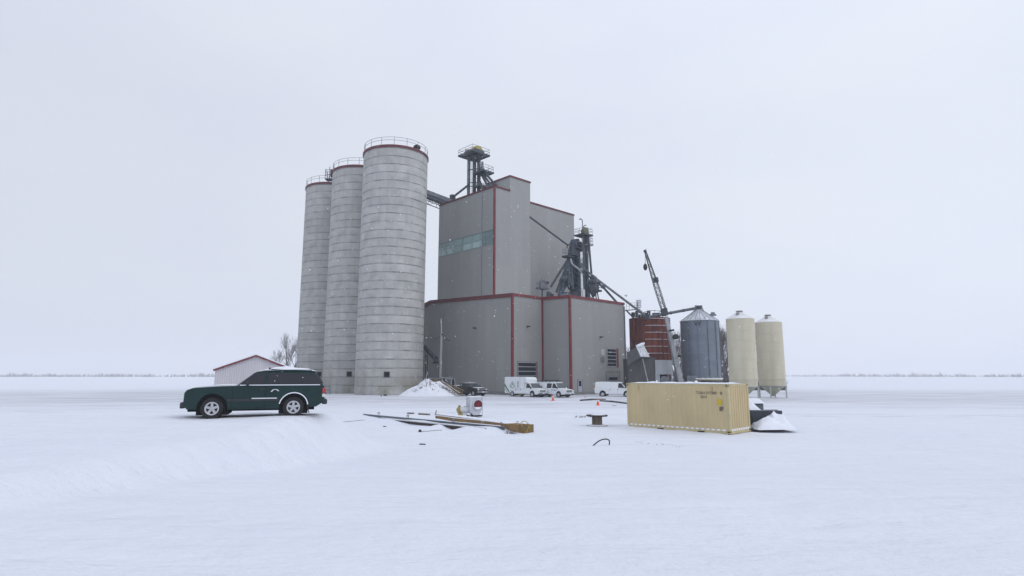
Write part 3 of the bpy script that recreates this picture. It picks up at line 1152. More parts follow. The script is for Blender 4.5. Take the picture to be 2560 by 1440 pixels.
a.tube(pt + Vector((-1.7, 0, 0.75)), pt + Vector((-0.6, 0, 0.95)), 0.42, 12)
a.box(pt + Vector((-1.1, 0, 0.45)), (1.5, 0.7, 0.5), ANG)
a.build('drive_motor', M_STEELM, el, world=True)
a = MB()
hop = pt + Vector((0.2, 0, -0.15))
a.lathe([(0.3, -1.1), (0.5, -0.8), (1.0, -0.1)], hop, 12)
a.build('discharge_hopper', M_STEELD, el, world=True)
pt2 = at(1207, 434, YE - 0.6)
platform(el, pt2 + Vector((0.15, 0, 0.15)), 2.7, 2.7, ANG)
a = MB()
a.lathe([(0.25, -0.3), (0.5, 0.2), (0.5, 0.9), (0.25, 1.4), (0.22, 2.4)], pt2 + Vector((-0.1, 0, 0)), 12)
a.build('distributor', M_STEELM, el, world=True)
platform(el, at(1203, 466, YE - 0.8), 1.9, 1.5, ANG, 0.4)
# brackets and ladder between the casings
a = MB()
for py in (424, 457, 466):
    a.beam(at(1173, py, YE), at(1199, py - 1, YE), 0.12)
for py in range(392, 490, 3):
    a.beam(at(1179, py, YE + 0.2), at(1182.5, py, YE + 0.2), 0.05)
a.beam(at(1179, 391, YE + 0.2), at(1179, 492, YE + 0.2), 0.05)
a.beam(at(1182.5, 391, YE + 0.2), at(1182.5, 492, YE + 0.2), 0.05)
for py in range(400, 480, 26):
    a.beam(at(1187, py, YE), at(1198, py + 13, YE), 0.06)
a.build('bracing', M_STEELD, el, world=True)
for (a0, a1, r_) in (((1207, 425), (1239, 463), 0.24), ((1205, 432), (1231, 467), 0.22), ((1203, 435), (1222, 470), 0.22), ((1199, 452), (1208, 476), 0.22), ((1172, 462), (1131, 494), 0.22)):
    a = MB()
    yy0 = YE - 0.5
    yy1 = {1239: 101.5, 1231: 101.0, 1222: 101.5, 1208: 102.5, 1131: 111.3}[a1[0]]
    a.tube(at(*a0, yy0), at(*a1, yy1) - Vector((0, 0, 0.0)), r_, 10)
    a.build('spout', M_STEELD, el, world=True)
a = MB()
p = at(1131.5, 493, 111.3)
a.box(p, (0.9, 0.8, 0.9), ANG)
a.build('transfer_box', M_STEELD, el, world=True)

# two elevators on the low roof
YR = 106.0
ev = thing('bucket_elevator', 'navy bucket elevator on low roof, with fan of dark spouts below its platform', 'elevator', at(1437, 742, YR))
ev.location.z = 16.2
zr = 16.15
for (px, wd) in ((1430.5, 0.85), (1443, 0.85)):
    p = at(px, 622, YR)
    a = MB()
    q = Vector((p.x, p.y, zr))
    a.box((p + q) / 2, (wd, wd, p.z - q.z), ANG)
    k = zr + 1.2
    while k < p.z:
        a.box((p.x, p.y, k), (wd + 0.1, wd + 0.1, 0.08), ANG)
        k += 1.6
    a.build('leg_casing', M_STEELN, ev, world=True)
pt = at(1444, 621.5, YR)
platform(ev, pt + Vector((0.2, 0, 0)), 3.3, 1.7, ANG, 1.0)
head(ev, at(1439, 622, YR), ANG + R(15), 2.0, 1.3, 1.9, M_STEELN)
a = MB()
a.tube(at(1452, 611, YR - 0.3), at(1455, 609, YR - 0.3), 0.5, 12)
a.box(at(1452, 617, YR - 0.3), (0.8, 0.7, 0.6), ANG)
a.build('drive_motor', M_STEELD, ev, world=True)
a = MB()
a.tube(at(1428, 608, YR), at(1419, 613, YR), 0.12, 6)
a.tube(at(1419, 613, YR), at(1417, 620, YR), 0.10, 6)
a.build('vent_hose', M_STEELD, ev, world=True)
a = MB()
a.lathe([(0.9, 0), (0.85, 1.2), (0.4, 2.3)], at(1432, 640, YR - 0.8) - Vector((0, 0, 0.0)), 10)
a.box(at(1427, 632, YR - 0.8), (0.6, 0.6, 1.7), ANG)
a.build('valve_box', M_STEELD, ev, world=True)
platform(ev, at(1421, 641.5, YR - 1.0), 1.9, 1.2, ANG, 1.3)
SPL = [((1421, 647), (1377, 717), 0.22, 0), ((1423, 647), (1391, 731), 0.24, 0), ((1426, 648), (1399, 737), 0.34, 1),
       ((1424, 650), (1421, 712), 0.24, 0), ((1419, 700), (1399, 738), 0.42, 1), ((1428, 655), (1432, 724), 0.26, 0), ((1420, 660), (1428, 715), 0.2, 0)]
for (p0, p1, r_, nav) in SPL:
    a = MB()
    q1 = at(*p1, YR - 2.2)
    a.tube(at(*p0, YR - 1.0), q1, r_, 10)
    a.build('spout', M_STEELN if nav else M_STEELD, ev, world=True)
a = MB()
a.path([at(1426, 647, YR - 1.4), at(1430, 660, YR - 1.5), at(1447, 673, YR - 1.6)], 0.2, 10)
a.path([at(1447, 673, YR - 1.6), at(1460, 687, YR - 1.6)], 0.18, 10)
a.build('bent_spout', M_STEELG, ev, world=True)
platform(ev, at(1450, 660, YR + 0.4), 1.6, 1.0, ANG, 1.0, M_STEELM)
platform(ev, at(1411, 700, YR - 1.6), 1.5, 1.0, ANG, 0.6)
a = MB()
rr_ = random.Random(3)
for k in range(14):
    x_, y_ = rr_.uniform(1415, 1446), rr_.uniform(665, 725)
    a.beam(at(x_, y_, YR - rr_.uniform(0.2, 1.6)), at(x_ + rr_.uniform(-9, 9), y_ + rr_.uniform(4, 16), YR - rr_.uniform(0.2, 1.6)), rr_.uniform(0.1, 0.26))
for py in range(640, 738, 12):
    a.beam(at(1426, py, YR - 0.5), at(1447, py + 10, YR - 0.5), 0.09)
a.build('bracing', M_STEELN, ev, world=True)

YF = 104.0
ev2 = thing('bucket_elevator', 'grey bucket elevator with olive head and gooseneck vents, behind the navy elevator', 'elevator', at(1462, 745, YF + 1))
ev2.location.z = 15.9
for (px, wd, mm) in ((1459.5, 0.42, M_STEELM), (1466, 0.46, M_STEELD)):
    p = at(px, 590, YF + 1)
    a = MB()
    q = Vector((p.x, p.y, 15.9))
    a.box((p + q) / 2, (wd, wd, p.z - q.z), ANG)
    k = 17.0
    while k < p.z:
        a.box((p.x, p.y, k), (wd + 0.08, wd + 0.08, 0.07), ANG)
        k += 1.7
    a.build('leg_casing', mm, ev2, world=True)
a = MB()
a.path([at(1471, 591, YF), at(1472.5, 612, YF), at(1479, 690, YF)], 0.2, 8)
a.build('down_spout', M_STEELD, ev2, world=True)
platform(ev2, at(1459, 588, YF + 1), 2.3, 2.3, ANG, 1.15)
head(ev2, at(1462.5, 587.5, YF + 1), ANG, 1.25, 0.9, 1.4, M_OLIVE)
a = MB()
a.box(at(1458, 579, YF + 1), (0.5, 0.5, 0.6), ANG)
a.tube(at(1452, 577, YF + 1), at(1458, 577, YF + 1), 0.2, 8)
a.build('drive_motor', M_OLIVE, ev2, world=True)
a = MB()
a.path([at(1456.5, 580, YF + 1), at(1456, 552, YF + 1), at(1454.5, 548.5, YF + 1), at(1450.5, 546.5, YF + 1)], 0.09, 8)
a.lathe([(0.1, 0), (0.24, -0.2)], at(1450.3, 546, YF + 1), 8)
a.path([at(1459, 573, YF + 1), at(1459.5, 565, YF + 1), at(1462, 563, YF + 1), at(1466, 563.5, YF + 1)], 0.09, 8)
a.build('gooseneck_vent', M_STEELM, ev2, world=True)
platform(ev2, at(1473, 611, YF + 1), 1.1, 0.8, ANG, 1.2, M_STEELG)
a = MB()
for py in range(595, 742, 3):
    a.beam(at(1454, py, YF + 1), at(1457, py, YF + 1), 0.05)
a.beam(at(1454, 592, YF + 1), at(1454, 742, YF + 1), 0.05)
a.beam(at(1457, 592, YF + 1), at(1457, 742, YF + 1), 0.05)
for py in range(600, 735, 15):
    a.beam(at(1459, py, YF + 1), at(1466, py + 12, YF + 1), 0.07)
a.build('ladder', M_STEELM, ev2, world=True)

# cyclone cleaner on the low roof, right of the legs
YC = 103.2
cy = thing('cyclone_cleaner', 'squat dark cleaner with platform and braced legs on the low roof edge', 'cyclone', at(1484, 748, YC))
a = MB()
c0 = at(1483, 724, YC)
a.lathe([(0.25, -1.3), (1.0, 0.0), (1.0, 0.8), (0.7, 1.1), (0.35, 1.3), (0.35, 2.6)], c0, 16)
a.build('drum', M_STEELD, cy, world=True)
platform(cy, at(1484, 706.5, YC), 1.7, 1.5, ANG, 0.5)
platform(cy, at(1491, 726, YC - 0.3), 1.5, 1.0, ANG, 1.0)
for (q0, q1) in (((1474, 700), (1470, 746)), ((1476, 728), (1486, 749)), ((1492, 725), (1497, 751)), ((1486, 728), (1478, 748)), ((1488, 726), (1491, 750)), ((1468, 712), (1476, 746))):
    a = MB()
    a.beam(at(*q0, YC), at(*q1, YC), 0.2)
    a.build('leg', M_STEELD, cy, world=True)
a = MB()
a.box(at(1493, 720, YC), (0.5, 0.5, 0.9), ANG)
a.tube(at(1478, 696, YC), at(1480, 709, YC), 0.33, 10)
a.build('drive_motor', M_STEELD, cy, world=True)

# dust boxes, snow and small plant on the low roof
rf = thing('roof_blower', 'small black blower with snow beside it on the low roof', 'blower', at(1373, 742, 101))
a = MB()
p = at(1373, 737, 101)
a.lathe([(0.42, -0.25), (0.5, -0.2), (0.5, 0.2), (0.42, 0.25)], p, 16, 'Y')
a.build('scroll', M_STEELD, rf, world=True, smooth=True)
a = MB()
a.box(at(1379, 738, 101), (0.6, 0.5, 0.45), ANG)
a.build('motor', M_BLACK, rf, world=True)
a = MB()
a.tube(at(1370, 735, 101), at(1367, 730, 101), 0.16, 8)
a.tube(at(1372, 733, 101), at(1371, 727.5, 101), 0.10, 8)
a.build('outlet', M_STEELD, rf, world=True)
a = MB()
p = at(1376, 743, 101)
a.box((p.x, p.y, p.z - 0.3), (1.8, 1.2, 0.7), ANG)
a.build('plinth', M_STEELM, rf, world=True)
gd = thing('roof_duct', 'grey gooseneck duct on a railed stand against the tower wall', 'duct', at(1355, 742, 104))
a = MB()
pts = [at(1351, 722, 104), at(1350.5, 710, 104), at(1353, 702, 104), at(1358, 700.5, 104), at(1363, 704, 104), at(1366, 707.5, 104)]
a.path(pts, 0.28, 10)
a.build('duct_bend', M_STEELM, gd, world=True)
a = MB()
a.box(at(1367.5, 706.5, 104), (0.55, 0.5, 0.4), ANG)
a.build('hood', M_STEELD, gd, world=True)
a = MB()
a.tube(at(1355.5, 744, 104), at(1355.5, 721, 104), 0.13, 8)
a.build('post', M_STEELD, gd, world=True)
platform(gd, at(1356, 720, 104), 1.8, 1.2, ANG, 0.9, M_STEELM)
db = thing('dust_filter', 'pale snow dusted filter casing in front of the navy elevator', 'filter', at(1433, 742, 102.5))
a = MB()
p = at(1420, 733, 103.5)
a.box((p.x, p.y, 16.6), (2.7, 1.6, 1.9), ANG)
a.build('casing', mat('dusty_filter_steel', (0.19, 0.23, 0.265), 0.6, 0.2, var=0.3, nscale=1.4), db, world=True)
a = MB()
for k in range(4):
    a.box((p.x - 0.9 + 0.6 * k, p.y - 0.2 + 0.3 * k, 17.75), (0.35, 0.35, 0.4), ANG)
a.box(at(1440, 736, 102.3), (1.6, 0.9, 0.9), ANG)
a.build('valve_row', M_STEELD, db, world=True)
ps = tag(MB().box(at(1458, 734, 101.6), (0.5, 0.5, 1.5), ANG).build('exhaust_stack', mat('pale_stack', (0.52, 0.54, 0.55), 0.6), bevel=0.08), 'short pale exhaust stack standing behind the red eave', 'stack')
# ventilation pipes: long spouts
for (nm, pts, r_, m_, lab) in (
        ('spout_pipe', [at(1324, 542, 103), at(1421, 614, 105.3)], 0.17, M_STEELD, 'thin black spout slanting from tall tower corner down to navy elevator'),
        ('spout_pipe', [at(1449, 663, 105.2), at(1487, 694, 103), at(1600, 779, 101.5), at(1612, 788, 101.5)], 0.21, M_STEELM, 'longest spout, slanting from navy elevator past building corner to the red bin'),
        ('spout_pipe', [at(1449, 673, 104.6), at(1508, 718, 102.6), at(1541, 755, 101.0)], 0.2, M_STEELD, 'spout pipe forking down to the low roof edge under the longest spout')):
    a = MB()
    a.path(pts, r_, 10)
    for q in pts[1:-1]:
        a.tube(q - (pts[1] - pts[0]).normalized() * 0.3, q + (pts[1] - pts[0]).normalized() * 0.3, r_ * 1.4, 10)
    d_ = (pts[-1] - pts[0]).length
    for k in range(1, 6):
        q = pts[0].lerp(pts[1], k / 6)
        e = (pts[1] - pts[0]).normalized() * 0.06
        a.tube(q - e, q + e, r_ * 1.25, 10)
    tag(a.build(nm, m_), lab, 'spout', 'long spouts of the mill')

# ------------------------------------------------------------------ red bin, shed hood, crane, steel bin, cream silos
def pix_r(px_w, Y):
    return px_w / 2 / 1442.0 * Y


YB = 108.0


def rust_mat():
    m = bpy.data.materials.new('rust_panels')
    m.use_nodes = True
    t = m.node_tree
    b_ = t.nodes['Principled BSDF']
    b_.inputs['Roughness'].default_value = 0.75
    b_.inputs['Specular IOR Level'].default_value = 0.2
    tc_ = N(t, 'ShaderNodeTexCoord')
    sx_ = N(t, 'ShaderNodeSeparateXYZ')
    t.links.new(tc_.outputs['Object'], sx_.inputs[0])
    pn_ = math_node(t, 'FLOOR', math_node(t, 'MULTIPLY', math_node(t, 'ARCTAN2', sx_.outputs['Y'], sx_.outputs['X']), 22 / (2 * math.pi)))
    rw_ = math_node(t, 'FLOOR', math_node(t, 'DIVIDE', math_node(t, 'SUBTRACT', sx_.outputs['Z'], 13.2), 1.26))
    wn_ = N(t, 'ShaderNodeTexWhiteNoise', noise_dimensions='1D')
    t.links.new(math_node(t, 'MULTIPLY_ADD', rw_, 31.0, pn_), wn_.inputs['W'])
    mp_ = N(t, 'ShaderNodeMapping')
    mp_.inputs['Scale'].default_value = (1.3, 1.3, 0.35)
    t.links.new(tc_.outputs['Object'], mp_.inputs[0])
    nz_ = N(t, 'ShaderNodeTexNoise', Scale=1.1, Detail=7.0, Roughness=0.65)
    t.links.new(mp_.outputs[0], nz_.inputs['Vector'])
    f_ = math_node(t, 'MULTIPLY_ADD', wn_.outputs['Value'], 0.55, math_node(t, 'MULTIPLY_ADD', nz_.outputs['Fac'], 1.5, -0.55))
    c_ = mixc(t, math_node(t, 'MINIMUM', math_node(t, 'MAXIMUM', f_, 0.0), 1.0), (0.10, 0.030, 0.028), (0.30, 0.075, 0.045))
    t.links.new(c_, b_.inputs['Base Color'])
    return m


c = at(1627, 900, YB)
RB = 3.7
ZT = 13.55
rb = thing('red_bin', 'rust red panelled steel bin with snow lined seams between grey building and crane', 'silo', (c.x, c.y, 0))
a = MB()
prof = [(RB, -0.3), (RB, ZT)]
nseg = 22
vs, fs = [], []
for k in range(nseg):
    t0, t1 = 2 * math.pi * k / nseg, 2 * math.pi * (k + 1) / nseg
    # every panel bulges a little between its flanges
    for q in (0, 0.5):
        t = t0 + (t1 - t0) * q
        r_ = RB - (0.10 if q == 0 else 0)
        for z in (-0.3, ZT):
            vs.append((r_ * math.cos(t), r_ * math.sin(t), z))
m_ = nseg * 2
for k in range(m_):
    k2 = (k + 1) % m_
    fs.append((2 * k, 2 * k2, 2 * k2 + 1, 2 * k + 1))
fs.append(tuple(2 * k + 1 for k in range(m_)))
a.add(vs, fs)
a.build('shell', rust_mat(), rb)
a = MB()
for k in range(nseg):
    t = 2 * math.pi * k / nseg
    a.box(((RB - 0.02) * math.cos(t), (RB - 0.02) * math.sin(t), ZT / 2), (0.16, 0.09, ZT + 0.05), t)
a.build('vertical_flange', M_RUST, rb)
zk = [ZT - 0.35 - 1.26 * k for k in range(9)]
for zz in zk:
    a = MB()
    a.lathe([(RB - 0.15, zz - 0.05), (RB + 0.07, zz - 0.05), (RB + 0.07, zz + 0.02), (RB - 0.15, zz + 0.02)], n=44)
    bo = a.build('band', M_RUST, rb)
    if zz > 5:
        a = MB()      # snow lodged on the flange, on the windward side
        q0 = rnd.uniform(-2.15, -1.95)
        q1 = rnd.uniform(-1.25, -1.0) if zz < 11.5 else -0.75
        a.ring((0, 0, zz + 0.05), RB + 0.02, 0.055, 14, 6, q0, q1)
        if rnd.random() < 0.6:
            a.ring((0, 0, zz + 0.045), RB + 0.01, 0.045, 5, 5, q1 + 0.06, q1 + 0.45)
        a.build('seam_snow', M_SNOWB, bo)
a = MB()
rr_ = random.Random(5)
for (px, py, w_, h_) in ((1583, 787, .5, .9), (1592, 785, .4, 1.2), (1613, 789, .9, 1.0), (1622, 785, .5, 1.3), (1636, 788, .6, .8), (1645, 787, .7, .7), (1603, 790, 1.2, .5)):
    p = at(px, py, YB - 1)
    a.box((p.x - c.x, p.y - c.y, p.z), (w_, w_, h_), rr_.uniform(0, 1))
a.build('roof_gear', M_STEELD, rb)
a = MB()
for (px, py) in ((1608, 781), (1622, 777), (1637, 776), (1650, 778), (1664, 785)):
    a.beam(at(px, 797, YB - 2), at(px, py, YB - 2), 0.07)
a.path([at(1608, 781, YB - 2), at(1622, 777, YB - 2), at(1637, 776, YB - 2), at(1650, 778, YB - 2), at(1664, 785, YB - 2)], 0.06, 5)
a.build('roof_rail', M_RAIL, rb, world=True)
lc = thing('ladder_cage', 'caged ladder and walkway between low building corner and the red bin', 'ladder', at(1595, 795, 105))
a = MB()
for zy in (751, 757, 763, 769):
    p = at(1596.5, zy, 105)
    a.ring(p, 0.42, 0.035, 16, 5)
for k in range(6):
    t = k * math.pi / 3
    p0, p1 = at(1596.5, 751, 105), at(1596.5, 769, 105)
    o_ = Vector((0.42 * math.cos(t), 0.42 * math.sin(t), 0))
    a.beam(p0 + o_, p1 + o_, 0.045)
a.build('cage', M_RAIL, lc, world=True)
a = MB()
a.beam(at(1565, 776, 101.5), at(1595, 773.5, 105), 0.9, 0.16)
a.beam(at(1566, 776, 101.5), at(1584, 795, 105), 0.2)
a.build('walkway', M_STEELD, lc, world=True)
a = MB()
for zz in (0.6, 1.15):
    a.beam(at(1566, 774, 101.3) + Vector((0, 0, zz)), at(1594, 772, 104.8) + Vector((0, 0, zz)), 0.05)
for k in range(5):
    p = at(1566, 775, 101.3).lerp(at(1594, 773, 104.8), k / 4)
    a.beam(p, p + Vector((0, 0, 1.15)), 0.05)
for px in (1592.5, 1595.5):
    a.beam(at(px, 752, 105.2), at(px, 797, 105.2), 0.07)
for py in range(754, 797, 4):
    a.beam(at(1592.5, py, 105.2), at(1595.5, py, 105.2), 0.05)
a.build('handrail', M_RAIL, lc, world=True)

# shed with tilted hood in front of the red bin
sh = thing('receiving_shed', 'grey sheet metal receiving shed with dark opening below the red bin', 'shed', gnd(1625, 985) * 1)
YS = 92.0
pl, pr = at(1570, 900, YS), at(1680, 900, YS)
ztl, ztr = at(1600, 896, YS).z, at(1660, 900.5, YS).z
M_SHD = cladding_mat('dark_shed_sheet', (0.075, 0.075, 0.078), 0.25)
M_SHL = mat('bright_galvanised_sheet', (0.30, 0.32, 0.335), 0.45, 0.4, var=0.2, nscale=0.8, stretch=(1, 1, 0.3))
xm = at(1637, 900, YS).x
a = MB()
a.box(((pl.x + xm) / 2, YS + 2.0, ztl / 2), (xm - pl.x, 4.0, ztl))
a.build('wall', M_SHD, sh, world=True)
zo = at(1660, 936, YS).z
a = MB()
a.box(((xm + pr.x) / 2 + 0.003, YS + 1.9, (ztr + zo) / 2), (pr.x - xm, 4.1, ztr - zo))
a.box((xm + 0.35, YS + 0.1, zo / 2), (0.7, 0.25, zo - 0.01)).box((pr.x - 0.12, YS + 0.1, zo / 2), (0.2, 0.2, zo - 0.01))
a.build('front_sheet', M_SHL, sh, world=True)
a = MB()
a.box(((xm + pr.x) / 2 + 0.2, YS + 3.0, zo / 2), (pr.x - xm - 0.7, 1.5, zo))
a.build('opening', M_HOLE, sh, world=True)
a = MB()
a.lathe([(0.55, -0.5), (0.6, -0.4), (0.6, 0.4), (0.55, 0.5)], at(1658, 949, YS + 0.6), 14, 'Y')
a.box(at(1670, 944, YS + 0.5), (0.3, 0.3, 1.0))
a.beam(at(1663, 943, YS + 0.4), at(1677, 941, YS + 0.4), 0.12)
a.build('auger_intake', M_STEELM, sh, world=True)
hd = thing('tilted_hood', 'tilted grey hood with snowy sloped lid against the red bin', 'hood', at(1590, 900, 91))
YH = 90.2
A0, A1 = at(1590.5, 868, YH), at(1600.5, 892, YH)
B0, B1 = at(1567.5, 881, YH + 1.2), at(1567.8, 914, YH + 1.2)
C0, C1 = at(1607, 862, YH + 3.2), at(1623, 893, YH + 3.2)
a = MB()
a.add([A0, A1, B0, B1, C0, C1], [(0, 1, 3, 2), (2, 3, 5, 4), (0, 2, 4), (1, 5, 3), (0, 4, 5, 1)])
a.build('hood_shell', mat('hood_grey_sheet', (0.10, 0.105, 0.108), 0.6, 0.0, var=0.25, nscale=0.7), hd, world=True)
nv = (C0 - A0).cross(A1 - A0).normalized()
if nv.y > 0:
    nv = -nv
a = MB()
e = nv * 0.06
pts = [A0, C0, C1, A1]
a.add([p + nv * 0.01 for p in pts] + [p + nv * 0.12 for p in pts], [(0, 1, 2, 3), (7, 6, 5, 4), (0, 4, 5, 1), (1, 5, 6, 2), (2, 6, 7, 3), (3, 7, 4, 0)])
a.build('snowy_lid', mat('patchy_snow_sheet', (0.36, 0.37, 0.38), 0.6, col2=(0.80, 0.82, 0.86), nscale=2.2), hd, world=True)
a = MB()
a.beam(A0 + nv * 0.16, A1 + nv * 0.16, 0.24, 0.14)
a.beam(A0 + nv * 0.1 + Vector((0.1, 0, 0.14)), C0 + nv * 0.1 + Vector((0, 0, 0.18)), 0.5, 0.3)
a.build('snow_ledge', M_SNOWB, hd, world=True, bevel=0.05)
a = MB()
a.tube(at(1606, 896, YH + 1.2), at(1620, 956, YH - 0.5), 0.09, 8)
a.build('prop_pole', M_STEELG, hd, world=True)
a = MB()
a.beam(at(1603, 893, YH + 1), at(1637, 895, YH + 2.5), 0.5, 0.12)
a.build('lip', M_STEELD, hd, world=True)

# crane
YK = 97.0
ck = thing('mobile_crane', 'mobile crane with lattice top boom leaning left over the red bin', 'crane', gnd(1703, 985) * 1)
ft, j1 = at(1701, 957, YK), at(1666, 795, YK + 1.0)
tip = at(1613.5, 629, YK + 2.0)
a = MB()
for k, (t0, t1, wv) in enumerate(((0, 0.4, 0.86), (0.4, 0.72, 0.72), (0.72, 1.02, 0.60))):
    a.beam(ft.lerp(j1, t0), ft.lerp(j1, t1), wv, wv, up=(0, -1, 0))
a.build('boom_section', mat('pale_boom_paint', (0.34, 0.355, 0.37), 0.45, 0.1, var=0.18, nscale=1.3), ck, world=True, bevel=0.04)
a = MB()
dirb = (ft - j1).normalized()
sd = Vector((0, -1, 0)).cross(dirb).normalized()
a.tube(at(1697, 955, YK - 0.7), at(1679, 866, YK - 0.5), 0.16, 10)
a.tube(at(1679, 866, YK - 0.5), at(1674, 842, YK - 0.4), 0.09, 10)
a.build('lift_ram', M_STEELG, ck, world=True)
a = MB()
L_ = tip - j1
la = L_.normalized()
lsd = Vector((0, -1, 0)).cross(la).normalized()
lup = la.cross(lsd).normalized()


def cor(t):
    wv = (0.74 if t < 0.45 else 0.74 - (t - 0.45) / 0.55 * 0.48) / 2
    p_ = j1.lerp(tip, t)
    return [p_ + lsd * wv * sx_ + lup * wv * sy_ for sx_, sy_ in ((-1, -1), (1, -1), (1, 1), (-1, 1))]


ns = 17
for k in range(ns):
    c0_, c1_ = cor(0.06 + 0.94 * k / ns), cor(0.06 + 0.94 * (k + 1) / ns)
    for i_ in range(4):
        a.beam(c0_[i_], c1_[i_], 0.10)
        j_ = (i_ + 1) % 4
        a.beam(c0_[i_], c1_[j_], 0.055) if k % 2 else a.beam(c0_[j_], c1_[i_], 0.055)
        a.beam(c0_[i_], c0_[j_], 0.05)
a.build('lattice_boom', M_STEELD, ck, world=True)
a = MB()
a.beam(at(1659, 772, YK + 1.1), at(1663, 789, YK + 1.0), 1.1, 0.9)
a.beam(at(1638.5, 694, YK + 1.6), at(1641, 706, YK + 1.6), 0.75, 0.7)
a.tube(at(1612.5, 628, YK + 1.6), at(1612.5, 628, YK + 2.4), 0.28, 12)
a.beam(at(1613, 629, YK + 2), at(1616, 622, YK + 2), 0.07)
a.build('boom_head', M_STEELD, ck, world=True)
a = MB()
a.tube(at(1689, 842, YK - 0.2) - Vector((0, 0.5, 0)), at(1689, 842, YK - 0.2) + Vector((0, 0.5, 0)), 0.42, 14)
a.tube(at(1699, 890, YK - 0.2) - Vector((0, 0.4, 0)), at(1699, 890, YK - 0.2) + Vector((0, 0.4, 0)), 0.22, 12)
a.beam(at(1672, 827, YK), at(1685, 825, YK), 0.3)
a.build('winch_drum', M_BLACK, ck, world=True)
a = MB()
a.tube(at(1613, 630, YK + 2), at(1613.2, 662, YK + 2), 0.035, 6)
a.path([at(1613, 630, YK + 2), at(1640, 698, YK + 1.1), at(1662, 776, YK + 0.4)], 0.03, 5)
a.build('hoist_rope', M_BLACK, ck, world=True)
a = MB()
a.lathe([(0.0, -0.75), (0.22, -0.62), (0.38, -0.2), (0.30, 0.25), (0.1, 0.5), (0.0, 0.5)], at(1613.2, 666, YK + 2), 12)
a.ring(at(1613.2, 673, YK + 2), 0.14, 0.05, 12, 6)
a.build('hook_block', M_BLACK, ck, world=True, smooth=True)
a = MB()
a.box((ft.x - 0.5, YK + 1.5, 1.25), (9.0, 2.5, 0.7)).box((ft.x + 2.4, YK + 1.5, 2.2), (2.4, 2.4, 1.5))
a.box((ft.x - 0.3, YK + 1.2, 1.95), (2.2, 2.0, 0.9))
a.build('carrier', M_STEELM, ck, world=True, bevel=0.08)
for dx in (-4.0, -2.6, 2.2, 3.6):
    a = MB()
    a.lathe([(0.25, -0.2), (0.55, -0.2), (0.6, -0.1), (0.6, 0.1), (0.55, 0.2), (0.25, 0.2)], (ft.x + dx - 0.4, YK + 0.2, 0.6), 20, 'Y')
    a.build('wheel', M_BLACK, ck, world=True, smooth=True)

# corrugated steel bin with conical snowy roof
YG = 100.0
c = at(1752, 880, YG)
RG = 3.17
ZE = at(1752, 799, YG - RG).z
ZBt = at(1752, 948, YG - RG).z
gb = thing('steel_grain_bin', 'blue grey steel grain bin marked W with conical snow streaked roof', 'silo', (c.x, c.y, 0))


def corrug_mat():
    m = bpy.data.materials.new('corrugated_bin_steel')
    m.use_nodes = True
    t = m.node_tree
    b_ = t.nodes['Principled BSDF']
    b_.inputs['Roughness'].default_value = 0.45
    b_.inputs['Metallic'].default_value = 0.45
    tc_ = N(t, 'ShaderNodeTexCoord')
    sx_ = N(t, 'ShaderNodeSeparateXYZ')
    t.links.new(tc_.outputs['Object'], sx_.inputs[0])
    an_ = math_node(t, 'ARCTAN2', sx_.outputs['Y'], sx_.outputs['X'])
    pn_ = math_node(t, 'FLOOR', math_node(t, 'MULTIPLY', an_, 12 / (2 * math.pi)))
    rw_ = math_node(t, 'FLOOR', math_node(t, 'DIVIDE', sx_.outputs['Z'], 1.1))
    wn_ = N(t, 'ShaderNodeTexWhiteNoise', noise_dimensions='1D')
    t.links.new(math_node(t, 'MULTIPLY_ADD', rw_, 13.0, pn_), wn_.inputs['W'])
    wp_ = N(t, 'ShaderNodeTexWhiteNoise', noise_dimensions='1D')
    t.links.new(pn_, wp_.inputs['W'])
    nz_ = N(t, 'ShaderNodeTexNoise', Scale=0.7, Detail=5.0)
    t.links.new(tc_.outputs['Object'], nz_.inputs['Vector'])
    k_ = math_node(t, 'MULTIPLY_ADD', wn_.outputs['Value'], 0.14, 0.75)
    k_ = math_node(t, 'MULTIPLY_ADD', wp_.outputs['Value'], 0.30, k_)
    k_ = math_node(t, 'MULTIPLY_ADD', nz_.outputs['Fac'], 0.3, math_node(t, 'SUBTRACT', k_, 0.15))
    vm_ = N(t, 'ShaderNodeVectorMath', operation='SCALE')
    vm_.inputs[0].default_value = (0.20, 0.235, 0.285)
    t.links.new(k_, vm_.inputs['Scale'])
    t.links.new(vm_.outputs[0], b_.inputs['Base Color'])
    wv_ = math_node(t, 'SINE', math_node(t, 'MULTIPLY', sx_.outputs['Z'], 2 * math.pi / 0.1))
    bp_ = N(t, 'ShaderNodeBump', Strength=0.4, Distance=0.02)
    t.links.new(wv_, bp_.inputs['Height'])
    t.links.new(bp_.outputs[0], b_.inputs['Normal'])
    return m


M_COR = corrug_mat()
a = MB()
prof = [(RG, ZBt)]
z = ZBt
while z < ZE:
    z2 = min(z + 1.1, ZE)
    prof += [(RG, z2 - 0.03), (RG - 0.03, z2)]
    z = z2
a.lathe(prof, n=64)
a.build('shell', M_COR, gb, smooth=True)
a = MB()
for k in range(12):
    t = 2 * math.pi * (k + 0.2) / 12
    a.box(((RG + 0.03) * math.cos(t), (RG + 0.03) * math.sin(t), (ZE + ZBt) / 2), (0.1, 0.09, ZE - ZBt - 0.1), t)
a.build('stiffener', M_STEELM, gb)
ZA = at(1747, 776, YG).z
a = MB()
a.lathe([(RG + 0.14, ZE - 0.06), (RG + 0.14, ZE), (0.65, ZA), (0.65, ZA + 0.1), (0, ZA + 0.1)], n=48)
ro = a.build('roof', mat('snow_streaked_roof', (0.33, 0.35, 0.38), 0.55, col2=(0.72, 0.75, 0.80), nscale=1.6, stretch=(1, 1, 0.3)), gb, smooth=True)
a = MB()
